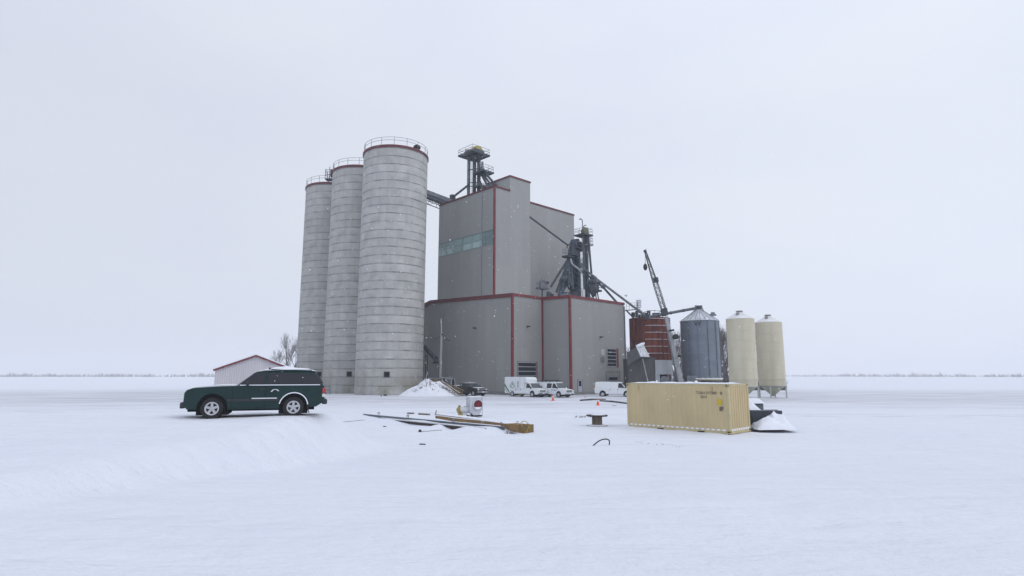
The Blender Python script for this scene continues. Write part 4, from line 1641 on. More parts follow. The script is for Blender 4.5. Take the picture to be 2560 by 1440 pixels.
for k in range(24):
    t = 2 * math.pi * k / 24
    a.beam(((RG + 0.1) * math.cos(t), (RG + 0.1) * math.sin(t), ZE + 0.03), (0.65 * math.cos(t), 0.65 * math.sin(t), ZA + 0.03), 0.06)
a.build('roof_rib', M_STEELM, ro)
a = MB()
p = at(1781, 787.5, YG - 1.3)
a.box(p, (1.1, 0.7, 0.25), 0.2)
a.tube(p + Vector((0.1, 0, 0.05)), p + Vector((0.1, 0, 0.45)), 0.35, 10)
a.build('roof_vent', M_STEELM, gb, world=True)
a = MB()
for (xa_, xb_) in ((1739, 1731), (1753, 1764), (1741, 1742), (1752, 1752)):
    a.beam(at(xa_, 764, YG), at(xb_, 787, YG - 0.4), 0.09)
for py in (764, 769, 774):
    a.beam(at(1738, py, YG), at(1755, py, YG), 0.07)
for px in (1738, 1755):
    a.beam(at(px, 763, YG), at(px, 776, YG), 0.08)
a.build('peak_frame', M_STEELM, gb, world=True)
a = MB()
a.box(at(1746.5, 769, YG), (0.75, 0.6, 0.6), 0.3)
a.lathe([(0.5, 0), (0.2, -0.6)], at(1746.5, 773, YG), 10)
a.build('inlet_box', M_STEELD, gb, world=True)
a = MB()
a.lathe([(RG + 0.02, ZBt - 0.16), (RG + 0.16, ZBt - 0.16), (RG + 0.16, ZBt + 0.05), (RG + 0.02, ZBt + 0.05)], n=48)
a.build('base_ring', mat('old_cream_ring', (0.45, 0.40, 0.25), 0.6, var=0.2), gb, smooth=True)
a = MB()
a.ring((0, 0, ZBt + 0.1), RG + 0.12, 0.075, 64, 6)
for k in range(9):
    t = -2.7 + k * 0.28
    a.lathe([(0.2, 0), (0.12, 0.1), (0, 0.14)], ((RG + 0.12) * math.cos(t), (RG + 0.12) * math.sin(t), ZBt + 0.1), 8)
a.build('ring_snow', M_SNOWB, gb, smooth=True)
a = MB()
a.lathe([(RG - 0.05, ZBt - 0.1), (0.3, 0.6), (0.3, 0.4)], n=32)
a.build('hopper', M_STEELD, gb, smooth=True)
for k in range(8):
    t = 2 * math.pi * (k + 0.3) / 8
    a = MB()
    a.beam(((RG - 0.02) * math.cos(t), (RG - 0.02) * math.sin(t), -0.2), ((RG - 0.02) * math.cos(t), (RG - 0.02) * math.sin(t), ZBt - 0.1), 0.2)
    a.build('leg', M_STEELM, gb)
p = at(1745, 809, YG - RG)
lx = p.x - c.x
ly = -math.sqrt(RG * RG - lx * lx) - 0.05
an = math.atan2(ly, lx) + math.pi / 2
text_mesh('W', 1.15, 'letter', M_BLACK, gb, Matrix.Translation((lx, ly, p.z)) @ Matrix.Rotation(an, 4, 'Z') @ Matrix.Rotation(math.pi / 2, 4, 'X'))
sp2 = thing('transfer_pipe', 'long grey transfer pipe rising from red bin to the steel bin peak', 'pipe', at(1640, 792, 101))
a = MB()
q0, q1 = at(1615, 793.5, 103.5), at(1742, 770, YG)
a.tube(q0, q1, 0.25, 12)
a.build('pipe_tube', M_STEELM, sp2, world=True, smooth=True)
a = MB()
for k in (0.25, 0.5, 0.75):
    a = MB()
    q = q0.lerp(q1, k)
    e = (q1 - q0).normalized() * 0.08
    a.tube(q - e, q + e, 0.31, 12)
    a.build('coupling', M_STEELD, sp2, world=True)
a = MB()
a.box(q0, (0.9, 0.9, 0.7))
a.build('inlet_box', M_STEELD, sp2, world=True)

M_CREAM = mat('cream_fibreglass', (0.52, 0.475, 0.35), 0.55, col2=(0.62, 0.57, 0.44), nscale=0.9, stretch=(1.2, 1.2, 0.15))
def cream_silo(px, Y, lab):
    c = at(px, 880, Y)
    r_ = 1.74
    ze = at(px, 798, 75).z
    za = at(px, 781, 75).z
    zb = at(px, 967, 75).z
    t = thing('cream_silo', lab, 'silo', (c.x, c.y, 0), 0, 'pair of cream silos at the right')
    a = MB()
    prof = [(r_ - 0.06, zb)]
    k = zb + 1.0
    while k < ze - 0.3:
        prof += [(r_, k - 0.03), (r_ + 0.025, k), (r_, k + 0.03)]
        k += 1.22
    prof += [(r_, ze - 0.1), (r_ - 0.02, ze)]
    a.lathe(prof, n=48)
    a.build('shell', M_CREAM, t, smooth=True)
    a = MB()
    a.lathe([(r_ + 0.03, ze - 0.04), (r_ + 0.03, ze + 0.02), (0.35, za), (0, za)], n=40)
    a.build('roof', mat('snowy_cream_roof', (0.62, 0.62, 0.60), 0.6, col2=(0.82, 0.84, 0.86), nscale=1.5), t, smooth=True)
    a = MB()
    a.lathe([(0.38, za - 0.06), (0.38, za + 0.13), (0.45, za + 0.13), (0.45, za + 0.2), (0, za + 0.25)], n=20)
    a.lathe([(0.22, 0), (0.22, 0.5), (0, 0.55)], (-0.55, -0.75, za - 0.62), 14)
    a.build('lid', mat('roof_lid_grey', (0.30, 0.30, 0.29), 0.6), t, smooth=True)
    a = MB()
    a.lathe([(r_ - 0.08, zb + 0.05), (0.25, 0.35), (0.25, 0.2)], n=32)
    a.build('hopper', mat('greenish_fibreglass', (0.38, 0.38, 0.29), 0.6, var=0.12), t, smooth=True)
    a = MB()
    a.ring((0, 0, zb), r_ - 0.02, 0.07, 40, 6)
    a.build('support_ring', M_STEELG, t)
    for k in range(4):
        q = math.pi / 4 + k * math.pi / 2 + 0.2
        a = MB()
        a.beam(((r_ - 0.05) * math.cos(q), (r_ - 0.05) * math.sin(q), -0.2), ((r_ - 0.05) * math.cos(q), (r_ - 0.05) * math.sin(q), zb), 0.14)
        a.build('leg', mat('pale_green_leg', (0.42, 0.46, 0.42), 0.6), t)


cream_silo(1854.5, 75.0, 'cream hopper silo standing behind the right end of the tan container')
cream_silo(1925.5, 80.0, 'cream silo at the far right, half hidden by the nearer cream silo')

# ------------------------------------------------------------------ shipping container
TH = R(44.6)
near = Vector((11.07, 30.0, 0.0))
ct = thing('shipping_container', 'tan corrugated shipping container with snow on its roof lying in the yard', 'container', near, math.pi - TH)
# local x from near corner to the far-left corner; local y: outward is -y? keep width on the side away from the camera
LX, WY, HZ = 6.06, 2.44, 2.59
Qc = Matrix.Rotation(math.pi - TH, 3, 'Z')
sy = 1 if (Qc @ Vector((0, 1, 0))).y > 0 else -1
M_TAN2 = mat('tan_container_paint', (0.60, 0.485, 0.275), 0.5, col2=(0.50, 0.405, 0.23), nscale=0.7, stretch=(1, 1, 0.6))
M_TAN3 = mat('tan_container_rail', (0.50, 0.425, 0.24), 0.55, var=0.12)
ZG = 0.06


def corrug(mb, p0, p1, out_, z0, z1, pitch, depth):
    p0, p1, out_ = Vector(p0), Vector(p1), Vector(out_)
    L = (p1 - p0).length
    n_ = int(L / pitch)
    d = (p1 - p0) / n_
    pts = []
    for k in range(n_):
        q = p0 + d * k
        pts += [(q, 0), (q + d * 0.3, 0), (q + d * 0.5, -depth), (q + d * 0.8, -depth)]
    pts.append((p1, 0))
    o = len(mb.v)
    for (q, e) in pts:
        v_ = q + out_ * e
        mb.v.append(Vector((v_.x, v_.y, z0)))
        mb.v.append(Vector((v_.x, v_.y, z1)))
    for k in range(len(pts) - 1):
        mb.f.append((o + 2 * k, o + 2 * k + 2, o + 2 * k + 3, o + 2 * k + 1))


a = MB()
corrug(a, (0.12, -0.02 * sy, 0), (LX - 0.12, -0.02 * sy, 0), (0, -sy, 0), ZG + 0.16, HZ - 0.1, 0.28, 0.03)
corrug(a, (0.12, (WY + 0.02) * sy, 0), (LX - 0.12, (WY + 0.02) * sy, 0), (0, sy, 0), ZG + 0.16, HZ - 0.1, 0.28, 0.036)
a.build('side_panel', M_TAN2, ct)
a = MB()
corrug(a, (-0.02, 0.12 * sy, 0), (-0.02, (WY - 0.12) * sy, 0), (-1, 0, 0), ZG + 0.16, HZ - 0.1, 0.255, 0.06)
a.build('end_panel', M_TAN2, ct)
a = MB()
a.box((LX - 0.03, WY / 2 * sy, HZ / 2), (0.06, WY - 0.2, HZ - 0.3))
a.build('door_end', M_TAN2, ct)
a = MB()
for x_ in (0.05, LX - 0.05):
    for y_ in (0.05 * sy, (WY - 0.05) * sy):
        a.box((x_, y_, (HZ + ZG) / 2), (0.16, 0.16, HZ - ZG - 0.3))
for y_ in (0.045 * sy, (WY - 0.045) * sy):
    a.box((LX / 2, y_, HZ - 0.05), (LX - 0.3, 0.1, 0.1))
    a.box((LX / 2, y_, ZG + 0.085), (LX - 0.3, 0.12, 0.15))
for x_ in (0.045, LX - 0.045):
    a.box((x_, WY / 2 * sy, HZ - 0.05), (0.1, WY - 0.3, 0.1))
    a.box((x_, WY / 2 * sy, ZG + 0.085), (0.12, WY - 0.3, 0.15))
a.build('frame', M_TAN3, ct)
for x_ in (0.05, LX - 0.05):
    for y_ in (0.05 * sy, (WY - 0.05) * sy):
        for z_ in (HZ - 0.06, ZG + 0.02):
            a = MB()
            a.box((x_, y_, z_), (0.18, 0.165, 0.125))
            k_ = a.build('corner_casting', M_TAN3, ct)
            a = MB()
            a.box((x_, y_ - 0.085 * sy * (1 if abs(y_) < 1 else -1), z_), (0.075, 0.012, 0.05)).box((x_ - 0.092 * (1 if x_ < 1 else -1), y_, z_), (0.012, 0.06, 0.05))
            a.build('casting_hole', M_HOLE, k_)
a = MB()
a.box((LX / 2, WY / 2 * sy, HZ - 0.03), (LX - 0.2, WY - 0.2, 0.04))
a.build('roof', M_TAN3, ct)
# snow on the roof: low uneven slab
a = MB()
nxs, nys = 40, 16
vs = []
for j in range(nys + 1):
    for i_ in range(nxs + 1):
        x_, y_ = 0.06 + (LX - 0.12) * i_ / nxs, (0.06 + (WY - 0.12) * j / nys)
        e = min(i_, nxs - i_, 3) / 3 * min(j, nys - j, 3) / 3
        hh = 0.012 + e * (0.03 + 0.09 * max(0, noise.noise(Vector((x_ * 0.8, y_ * 0.9, 5)))) + 0.03 * noise.noise(Vector((x_ * 3, y_ * 3, 1))))
        vs.append((x_, y_ * sy, HZ + hh))
a.add(vs, [(j * (nxs + 1) + i_, j * (nxs + 1) + i_ + 1, (j + 1) * (nxs + 1) + i_ + 1, (j + 1) * (nxs + 1) + i_) for j in range(nys) for i_ in range(nxs)])
for (x_, y_, r_) in ((1.9, 0.35, 0.10), (4.4, 0.5, 0.06)):
    a.lathe([(r_ * 2, 0), (r_, 0.06), (r_ * 0.4, 0.13), (0, 0.15)], (x_, y_ * sy, HZ + 0.03), 10)
a.build('roof_snow', M_SNOWB, ct, smooth=True)
# snow lodged in every corrugation on the bottom rails
a = MB()
a.box((LX / 2, (0.016) * sy, ZG + 0.20), (LX - 0.26, 0.062, 0.075))
a.build('rail_snow', M_SNOWB, ct)
a = MB()
a.box((0.022, WY / 2 * sy, ZG + 0.21), (0.074, WY - 0.26, 0.10))
a.build('rail_snow', M_SNOWB, ct)
a = MB()
for x_ in (1.55, 3.95):
    a.box((x_, 0.03 * sy, ZG + 0.03), (0.36, 0.16, 0.11))
a.build('fork_pocket', M_HOLE, ct)
a = MB()
for x_ in (0.9, 5.35):
    a.box((x_, -0.035 * sy, HZ - 0.24), (0.1, 0.03, 0.24))
a.build('vent_cover', M_TAN3, ct)
Mt = lambda x_, z_: Matrix.Translation((x_, -0.03 * sy, z_)) @ (Matrix.Rotation(math.pi / 2, 4, 'X') @ (Matrix.Rotation(math.pi, 4, 'Y') if sy < 0 else Matrix.Identity(4)))
M_INK = mat('stencil_ink', (0.06, 0.055, 0.05), 0.6)
# local x runs right to left in the picture, so letters are turned to read from the yard
def stencil(txt, x_, z_, s_):
    face = Matrix.Rotation(math.pi, 4, 'Z') if sy < 0 else Matrix.Identity(4)
    M_ = Matrix.Translation((x_, -0.026 * sy, z_)) @ face @ Matrix.Rotation(math.pi / 2, 4, 'X')
    return text_mesh(txt, s_, 'stencilled_text', M_INK, ct, M_, 0.003)


stencil('TGAU 571280', 1.18, HZ - 0.47, 0.19)
stencil('8', 0.36, HZ - 0.47, 0.21)
stencil('22G1', 1.32, HZ - 0.68, 0.18)
a = MB()
a.box((0.46, -0.024 * sy, HZ - 0.92), (0.24, 0.012, 0.30))
a.build('yellow_label', mat('label_yellow', (0.55, 0.40, 0.03), 0.5), ct)
a = MB()
a.box((0.42, -0.024 * sy, HZ - 1.27), (0.14, 0.012, 0.2)).box((0.36, -0.026 * sy, HZ - 1.22), (0.14, 0.012, 0.14))
a.build('dark_label', mat('label_dark', (0.15, 0.11, 0.09), 0.5), ct)
a = MB()
a.box((0.28, 0.3 * sy, -0.02), (0.5, 0.4, 0.14)).box((5.7, 0.3 * sy, -0.02), (0.5, 0.4, 0.14)).box((0.28, 2.1 * sy, -0.02), (0.5, 0.4, 0.14)).box((5.7, 2.1 * sy, -0.02), (0.5, 0.4, 0.14))
a.build('support_block', M_WOOD, ct)

# ------------------------------------------------------------------ vehicles
def arc(cx, cz, r, a0, a1, n=9):
    return [(cx + r * math.cos(a0 + (a1 - a0) * k / n), cz + r * math.sin(a0 + (a1 - a0) * k / n)) for k in range(n + 1)]


def wheel(parent, x, y, r, wd, side, rim_m, spokes=5):
    a = MB()
    rr_ = r * 0.62
    a.lathe([(rr_, -wd / 2), (r * 0.93, -wd / 2), (r, -wd / 2 + 0.04), (r, wd / 2 - 0.04), (r * 0.93, wd / 2), (rr_, wd / 2), (rr_, -wd / 2)], (x, y, r), 28, 'Y', False, False)
    wo_ = a.build('wheel', M_BLACK, parent, smooth=True)
    a = MB()
    yo = y + side * wd * 0.36
    a.lathe([(rr_ * 0.80, -0.03), (rr_ * 1.0, -0.035), (rr_ * 1.0, 0.035), (rr_ * 0.80, 0.03), (rr_ * 0.80, -0.03)], (x, yo, r), 28, 'Y', False, False)
    a.lathe([(0.0, -0.03), (rr_ * 0.32, -0.03), (rr_ * 0.30, 0.03), (0, 0.035)], (x, yo, r), 20, 'Y')
    for k in range(spokes):
        t = 2 * math.pi * k / spokes + 0.3
        a.beam((x + rr_ * 0.25 * math.cos(t), yo, r + rr_ * 0.25 * math.sin(t)), (x + rr_ * 0.85 * math.cos(t), yo, r + rr_ * 0.85 * math.sin(t)),
               rr_ * 0.36, 0.05, up=(0, 1, 0))
    ro_ = a.build('rim', rim_m, wo_, smooth=True)
    a = MB()
    a.lathe([(0, -0.02), (rr_ * 0.98, -0.02), (rr_ * 0.98, 0.02), (0, 0.02)], (x, y + side * wd * 0.1, r), 24, 'Y')
    a.build('brake_disc', M_PLAST, wo_)


class Car:
    def __init__(s, name, label, cat, loc, rz, paint, hw, hwt, zb, zt, group=None):
        s.t = thing(name, label, cat, loc, rz, group)
        s.paint, s.hw, s.hwt, s.zb, s.zt = paint, hw, hwt, zb, zt

    def body(s, poly, bevel=0.05, name='body', m=None, hw=None):
        hw = hw or s.hw
        a = MB()
        a.prism(poly, lambda x, z: (x, -hw, z), lambda x, z: (x, hw, z))
        return a.build(name, m or s.paint, s.t, bevel=bevel, seg=3)

    def yz(s, z):
        return s.hw - 0.02 + (s.hwt - s.hw) * (z - s.zb) / (s.zt - s.zb)

    def cabin(s, x0b, x1b, x0t, x1t, bevel=0.06, name='cab'):
        a = MB()
        zb, zt = s.zb - 0.03, s.zt
        hb, ht = s.yz(zb), s.yz(zt)
        a.add([(x0b, -hb, zb), (x1b, -hb, zb), (x1b, hb, zb), (x0b, hb, zb), (x0t, -ht, zt), (x1t, -ht, zt), (x1t, ht, zt), (x0t, ht, zt)],
              [(0, 1, 5, 4), (1, 2, 6, 5), (2, 3, 7, 6), (3, 0, 4, 7), (4, 5, 6, 7), (0, 3, 2, 1)])
        s.cb = (x0b, x1b, x0t, x1t)
        return a.build(name, s.paint, s.t, bevel=bevel, seg=3)

    def side_window(s, poly, m=M_GLASS, sides=(-1, 1), name='window', dp=0.012):
        for sd_ in sides:
            a = MB()
            a.prism(poly, lambda x, z: (x, sd_ * (s.yz(z) - 0.03), z), lambda x, z: (x, sd_ * (s.yz(z) + dp), z))
            a.build(name, m, s.t)

    def end_window(s, front, z0, z1, inset, m=M_GLASS, name='windshield', dp=0.012):
        x0b, x1b, x0t, x1t = s.cb
        xb, xt = (x1b, x1t) if front else (x0b, x0t)
        sg = 1 if front else -1
        X = lambda z: xb + (xt - xb) * (z - s.zb + 0.03) / (s.zt - s.zb + 0.03)
        nrm = Vector((s.zt - s.zb, 0, -(xt - xb)))
        nrm.normalize()
        nrm *= sg if nrm.x * sg > 0 else -sg
        p = []
        for (z, q) in ((z0, -1), (z0, 1), (z1, 1), (z1, -1)):
            p.append(Vector((X(z), q * (s.yz(z) - inset), z)))
        a = MB()
        a.add([v_ - nrm * 0.03 for v_ in p] + [v_ + nrm * dp for v_ in p],
              [(0, 1, 2, 3), (7, 6, 5, 4), (0, 4, 5, 1), (1, 5, 6, 2), (2, 6, 7, 3), (3, 7, 4, 0)])
        return a.build(name, m, s.t)

    def add(s, name, m, fn, parent=None, **kw):
        a = MB()
        fn(a)
        return a.build(name, m, parent or s.t, **kw)

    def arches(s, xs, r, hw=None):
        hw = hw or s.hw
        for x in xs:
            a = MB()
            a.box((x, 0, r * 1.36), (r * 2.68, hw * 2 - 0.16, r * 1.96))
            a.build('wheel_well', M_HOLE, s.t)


# ---- dark green two-door utility vehicle on the raised snow at the left
SUVZ = 1.62
rz = R(200.5)
wp = gnd(732, 1041, SUVZ)
Qs = Matrix.Rotation(rz, 3, 'Z')
sv_loc = wp - Qs @ Vector((0, 0.76, 0))
sv_loc.z = SUVZ - 0.03
M_GRN = mat('dark_green_paint', (0.005, 0.026, 0.026), 0.42, col2=(0.010, 0.036, 0.035), nscale=1.8, spec=0.25, coat=0.12)
s = Car('green_suv', 'dark green sport utility vehicle with snow on its roof, parked at the left', 'car', sv_loc, rz, M_GRN, 0.87, 0.70, 1.10, 1.585)
WB = 2.55
r_w = 0.355
low = [(-1.0, 0.52), (-1.03, 0.80), (-1.0, 1.10), (1.9, 1.10), (2.3, 1.09), (3.15, 1.04), (3.34, 0.97), (3.40, 0.88), (3.42, 0.5), (3.3, 0.33)]
low += [(WB + 0.45, 0.31)] + arc(WB, 0.38, 0.45, 0.0, math.pi) + [(WB - 0.45, 0.30), (0.45, 0.30)] + arc(0, 0.38, 0.46, 0.0, math.pi) + [(-0.46, 0.34), (-0.75, 0.36)]
s.body(low, 0.05)
s.cabin(-0.99, 1.88, -0.70, 1.25)
s.add('roof_panel', M_GRN, lambda a: a.prism([(-0.72, 1.575), (1.26, 1.575), (1.0, 1.63), (0.1, 1.655), (-0.5, 1.63)], lambda x, z: (x, -0.66, z), lambda x, z: (x, 0.66, z)), bevel=0.02)
s.arches((0, WB), r_w)
s.side_window([(0.86, 1.15), (-0.86, 1.15), (-0.90, 1.19), (-0.70, 1.49), (-0.62, 1.52), (0.86, 1.53)], M_GLASS)
s.side_window([(0.96, 1.15), (1.73, 1.15), (1.31, 1.53), (0.96, 1.53)], M_GLASS)
s.end_window(True, 1.14, 1.54, 0.08)
s.end_window(False, 1.16, 1.53, 0.10, name='rear_window')
for sd_ in (-1, 1):
    for x_ in (0, WB):
        wheel(s.t, x_, sd_ * 0.76, r_w, 0.24, sd_, M_ALLOY, 5)
    # snow on the belt line, the arch lip and the door moulding
    s.add('belt_snow', M_SNOWB, lambda a: a.box((0.45, sd_ * 0.868, 1.122), (2.6, 0.03, 0.028)))
    def lip(a, sd_=sd_):
        pts = arc(0, 0.38, 0.475, R(12), R(172), 12)
        for q0, q1 in zip(pts[:-1], pts[1:]):
            a.beam((q0[0], sd_ * 0.872, q0[1]), (q1[0], sd_ * 0.872, q1[1]), 0.035, 0.03, up=(0, 1, 0))
    s.add('arch_snow', M_SNOWB, lip)
    s.add('side_moulding', M_PLAST, lambda a: a.box((1.3, sd_ * 0.875, 0.62), (1.6, 0.02, 0.08)))
    s.add('moulding_snow', M_SNOWB, lambda a: a.box((0.95, sd_ * 0.878, 0.672), (0.8, 0.02, 0.03)))
    s.add('tail_light', M_TAILR, lambda a: a.box((-0.985, sd_ * 0.835, 0.92), (0.10, 0.09, 0.20)), bevel=0.03)
    s.add('reversing_light', M_LENS, lambda a: a.box((-0.985, sd_ * 0.835, 0.75), (0.10, 0.085, 0.12)), bevel=0.02)
    s.add('mud_flap', M_PLAST, lambda a: a.beam((-0.44, sd_ * 0.78, 0.45), (-0.53, sd_ * 0.78, 0.14), 0.03, 0.22, up=(0, 1, 0)))
    s.add('headlight', M_LENS, lambda a: a.box((3.36, sd_ * 0.66, 0.82), (0.12, 0.36, 0.17)), bevel=0.02)
    s.add('mirror', M_PLAST, lambda a: a.box((1.5, sd_ * 0.95, 1.18), (0.1, 0.18, 0.14)), bevel=0.03)
    s.add('door_handle', M_PLAST, lambda a: a.box((1.02, sd_ * 0.878, 0.98), (0.16, 0.03, 0.04)))
    def doorcut(a, sd_=sd_):
        for (p_, q_) in (((0.92, 0.36), (0.92, 1.09)), ((1.95, 0.36), (1.95, 1.05)), ((0.92, 0.36), (1.95, 0.36))):
            a.beam((p_[0], sd_ * 0.869, p_[1]), (q_[0], sd_ * 0.869, q_[1]), 0.012, 0.012)
    s.add('door_seam', M_HOLE, doorcut)
s.add('fuel_door', M_GRN, lambda a: a.lathe([(0.0, -0.004), (0.085, -0.004), (0.085, 0.01), (0, 0.012)], (0.62, 0.872, 0.86), 20, 'Y'))
def fsnow(a):
    for k in range(10):
        t = R(20) + R(14) * k
        a.box((0.62 + 0.12 * math.cos(t), 0.872, 0.86 + 0.11 * math.sin(t)), (0.05, 0.012, 0.018))
s.add('door_frost', M_SNOWB, fsnow)
s.add('bumper', M_PLAST, lambda a: a.box((-1.04, 0, 0.52), (0.17, 1.60, 0.17)), bevel=0.03)
s.add('front_bumper', M_PLAST, lambda a: a.box((3.44, 0, 0.47), (0.14, 1.7, 0.2)), bevel=0.03)
s.add('grille', M_PLAST, lambda a: a.box((3.41, 0, 0.80), (0.05, 0.9, 0.18)))
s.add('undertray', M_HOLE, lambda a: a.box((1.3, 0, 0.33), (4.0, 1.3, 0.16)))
def rsnow(a):
    nn, mm_ = 26, 10
    vs_ = []
    for j in range(mm_ + 1):
        for i_ in range(nn + 1):
            x_, y_ = -0.75 + 2.02 * i_ / nn, -0.68 + 1.36 * j / mm_
            e = min(i_, nn - i_, 4) / 4 * min(j, mm_ - j, 2) / 2
            crown = 0.06 * max(0, 1 - ((x_ - 0.15) / 0.95) ** 2)
            hh = 1.592 + crown + e * (0.055 + 0.05 * max(0, noise.noise(Vector((x_ * 2.2, y_ * 2, 4))) + 0.2) + 0.05 * math.exp(-((x_ - 0.42) / 0.2) ** 2))
            vs_.append((x_, y_, hh))
    a.add(vs_, [(j * (nn + 1) + i_, j * (nn + 1) + i_ + 1, (j + 1) * (nn + 1) + i_ + 1, (j + 1) * (nn + 1) + i_) for j in range(mm_) for i_ in range(nn)])
s.add('roof_snow', M_SNOWB, rsnow, smooth=True)
s.add('roof_rack', M_PLAST, lambda a: a.beam((0.85, -0.55, 1.70), (0.85, 0.55, 1.70), 0.05).beam((0.8, 0.63, 1.66), (-0.55, 0.63, 1.64), 0.03).beam((0.8, -0.63, 1.66), (-0.55, -0.63, 1.64), 0.03))
s.add('hood_snow', M_SNOWB, lambda a: a.prism([(1.95, 1.09), (2.4, 1.08), (3.15, 1.03), (3.1, 1.07), (2.5, 1.13), (2.0, 1.14)], lambda x, z: (x, -0.72, z), lambda x, z: (x, 0.72, z)), bevel=0.01)


def van_front(s, xf, zh, hw, grille_m=M_PLAST):
    s.add('grille', grille_m, lambda a: a.box((xf + 0.01, 0, 0.86), (0.08, hw * 1.05, 0.26)), bevel=0.02)
    s.add('grille_bar', M_CHROME, lambda a: a.box((xf + 0.045, 0, 0.86), (0.05, hw * 1.0, 0.05)))
    s.add('bumper', M_CHROME, lambda a: a.box((xf + 0.06, 0, 0.56), (0.16, hw * 1.95, 0.18)), bevel=0.03)
    s.add('valance', M_PLAST, lambda a: a.box((xf - 0.05, 0, 0.40), (0.2, hw * 1.7, 0.16)))
    s.add('number_plate', M_WHITE2, lambda a: a.box((xf + 0.15, 0, 0.55), (0.02, 0.32, 0.15)))
    for sd_ in (-1, 1):
        s.add('headlight', M_LENS, lambda a: a.box((xf, sd_ * (hw - 0.22), 0.86), (0.1, 0.36, 0.25)), bevel=0.02)
        s.add('mirror', M_PLAST, lambda a: a.box((xf - 1.25, sd_ * (hw + 0.12), 1.35), (0.1, 0.22, 0.28)), bevel=0.03)


def van_low(xr, wb, xf, zb, r, zs=0.42):
    low = [(xr, 0.5), (xr, zb), (xf - 1.05, zb), (xf - 0.35, zb - 0.12), (xf - 0.05, zb - 0.24), (xf, zb - 0.35), (xf, 0.52), (xf - 0.1, 0.42)]
    low += [(wb + r + 0.11, zs)] + arc(wb, r + 0.06, r + 0.1, 0.0, math.pi) + [(wb - r - 0.11, zs), (r + 0.11, zs)] + arc(0, r + 0.06, r + 0.1, 0.0, math.pi) + [(-r - 0.11, zs)]
    return low


HV = R(-46.5)


def place(px, py, rz, lx_, ly_):
    p = gnd(px, py, 0.0)
    o_ = p - Matrix.Rotation(rz, 3, 'Z') @ Vector((lx_, ly_, 0))
    o_.z = -0.02
    return o_


# ---- box service truck
s = Car('box_truck', 'white box body service truck with green stripes on its rear corner', 'truck', place(1331, 993, HV, 4.0, -0.95), HV, M_WHITE, 1.02, 0.88, 1.22, 2.0, None)
WB = 4.0
s.body(van_low(2.2, WB, 5.1, 1.22, 0.39), 0.06, 'cab_body')
s.cabin(2.2, 4.05, 2.3, 3.35, name='cab')
s.end_window(True, 1.27, 1.92, 0.06, M_GLASSV)
s.side_window([(2.75, 1.28), (3.75, 1.28), (3.3, 1.9), (2.85, 1.9)], M_GLASS)
bx = [(-1.55, 0.5), (-1.55, 2.74), (2.72, 2.74), (2.95, 2.5), (2.95, 2.0), (2.45, 1.98), (2.45, 0.5), (0.52, 0.5)] + arc(0, 0.45, 0.50, 0.05, math.pi - 0.05) + [(-0.52, 0.5)]
s.body(bx, 0.04, 'box_body', M_WHITE, 1.09)
s.arches((0, WB), 0.39, 1.0)
for sd_ in (-1, 1):
    for x_ in (0, WB):
        wheel(s.t, x_, sd_ * 0.93, 0.39, 0.26, sd_, M_ALLOY, 8)
van_front(s, 5.1, 1.0, 1.0, M_STEELM)
for sd_ in (-1, 1):
    y_ = sd_ * 1.093
    M_GRS = mat('green_stripe', (0.035, 0.12, 0.055), 0.45, var=0.1)
    s.add('stripe', M_GRS, lambda a: a.prism([(-1.53, 1.85), (-1.53, 1.5), (-0.62, 0.55), (-0.40, 0.55)], lambda x, z: (x, y_ - 0.004, z), lambda x, z: (x, y_ + 0.006 * sd_, z)))
    s.add('stripe', mat('pale_green_stripe', (0.25, 0.42, 0.30), 0.45), lambda a: a.prism([(-1.53, 1.28), (-1.53, 1.1), (-1.0, 0.55), (-0.84, 0.55)], lambda x, z: (x, y_ - 0.004, z), lambda x, z: (x, y_ + 0.006 * sd_, z)))
    def logo(a, y_=y_, sd_=sd_):
        Pq = lambda x, z: (x, y_ - 0.004, z)
        Pr = lambda x, z: (x, y_ + 0.006 * sd_, z)
        for (p_, q_) in (((-0.45, 1.45), (0.12, 2.15)), ((0.12, 2.15), (0.62, 1.45)), ((0.62, 1.45), (0.1, 1.2)), ((0.1, 1.2), (-0.45, 1.45)), ((0.12, 1.9), (0.3, 1.5)), ((-0.15, 1.4), (0.12, 1.85))):
            d_ = Vector((q_[0] - p_[0], q_[1] - p_[1])).normalized()
            nx2, nz2 = -d_.y * 0.045, d_.x * 0.045
            a.prism([(p_[0] + nx2, p_[1] + nz2), (q_[0] + nx2, q_[1] + nz2), (q_[0] - nx2, q_[1] - nz2), (p_[0] - nx2, p_[1] - nz2)], Pq, Pr)
    s.add('emblem', mat('emblem_green', (0.13, 0.23, 0.17), 0.5), logo)
    def badge(a, y_=y_):
        for k in range(4):
            a.lathe([(0.0, -0.006), (0.10, -0.006), (0.10, 0.006), (0, 0.006)], (1.25, y_, 2.1 - 0.22 * k), 12, 'Y')
        a.box((1.25, y_, 1.22), (0.16, 0.02, 0.1))
    s.add('door_badge', mat('badge_dark', (0.05, 0.06, 0.10), 0.5), badge)
    s.add('latch', M_PLAST, lambda a: a.box((0.85, y_, 1.1), (0.12, 0.03, 0.14)).box((1.85, y_, 1.08), (0.1, 0.03, 0.2)))
    s.add('locker_seam', mat('seam_grey', (0.35, 0.37, 0.38), 0.6), lambda a: a.box((0.7, y_, 1.6), (0.025, 0.008, 2.0)).box((1.65, y_, 1.6), (0.025, 0.008, 2.0)).box((0.4, y_, 0.95), (2.4, 0.008, 0.025)))
s.add('roof_snow', M_SNOWB, lambda a: a.box((0.55, 0, 2.77), (4.0, 2.0, 0.07)), bevel=0.03)
s.add('rear_bumper', M_PLAST, lambda a: a.box((-1.62, 0, 0.55), (0.14, 2.0, 0.14)))
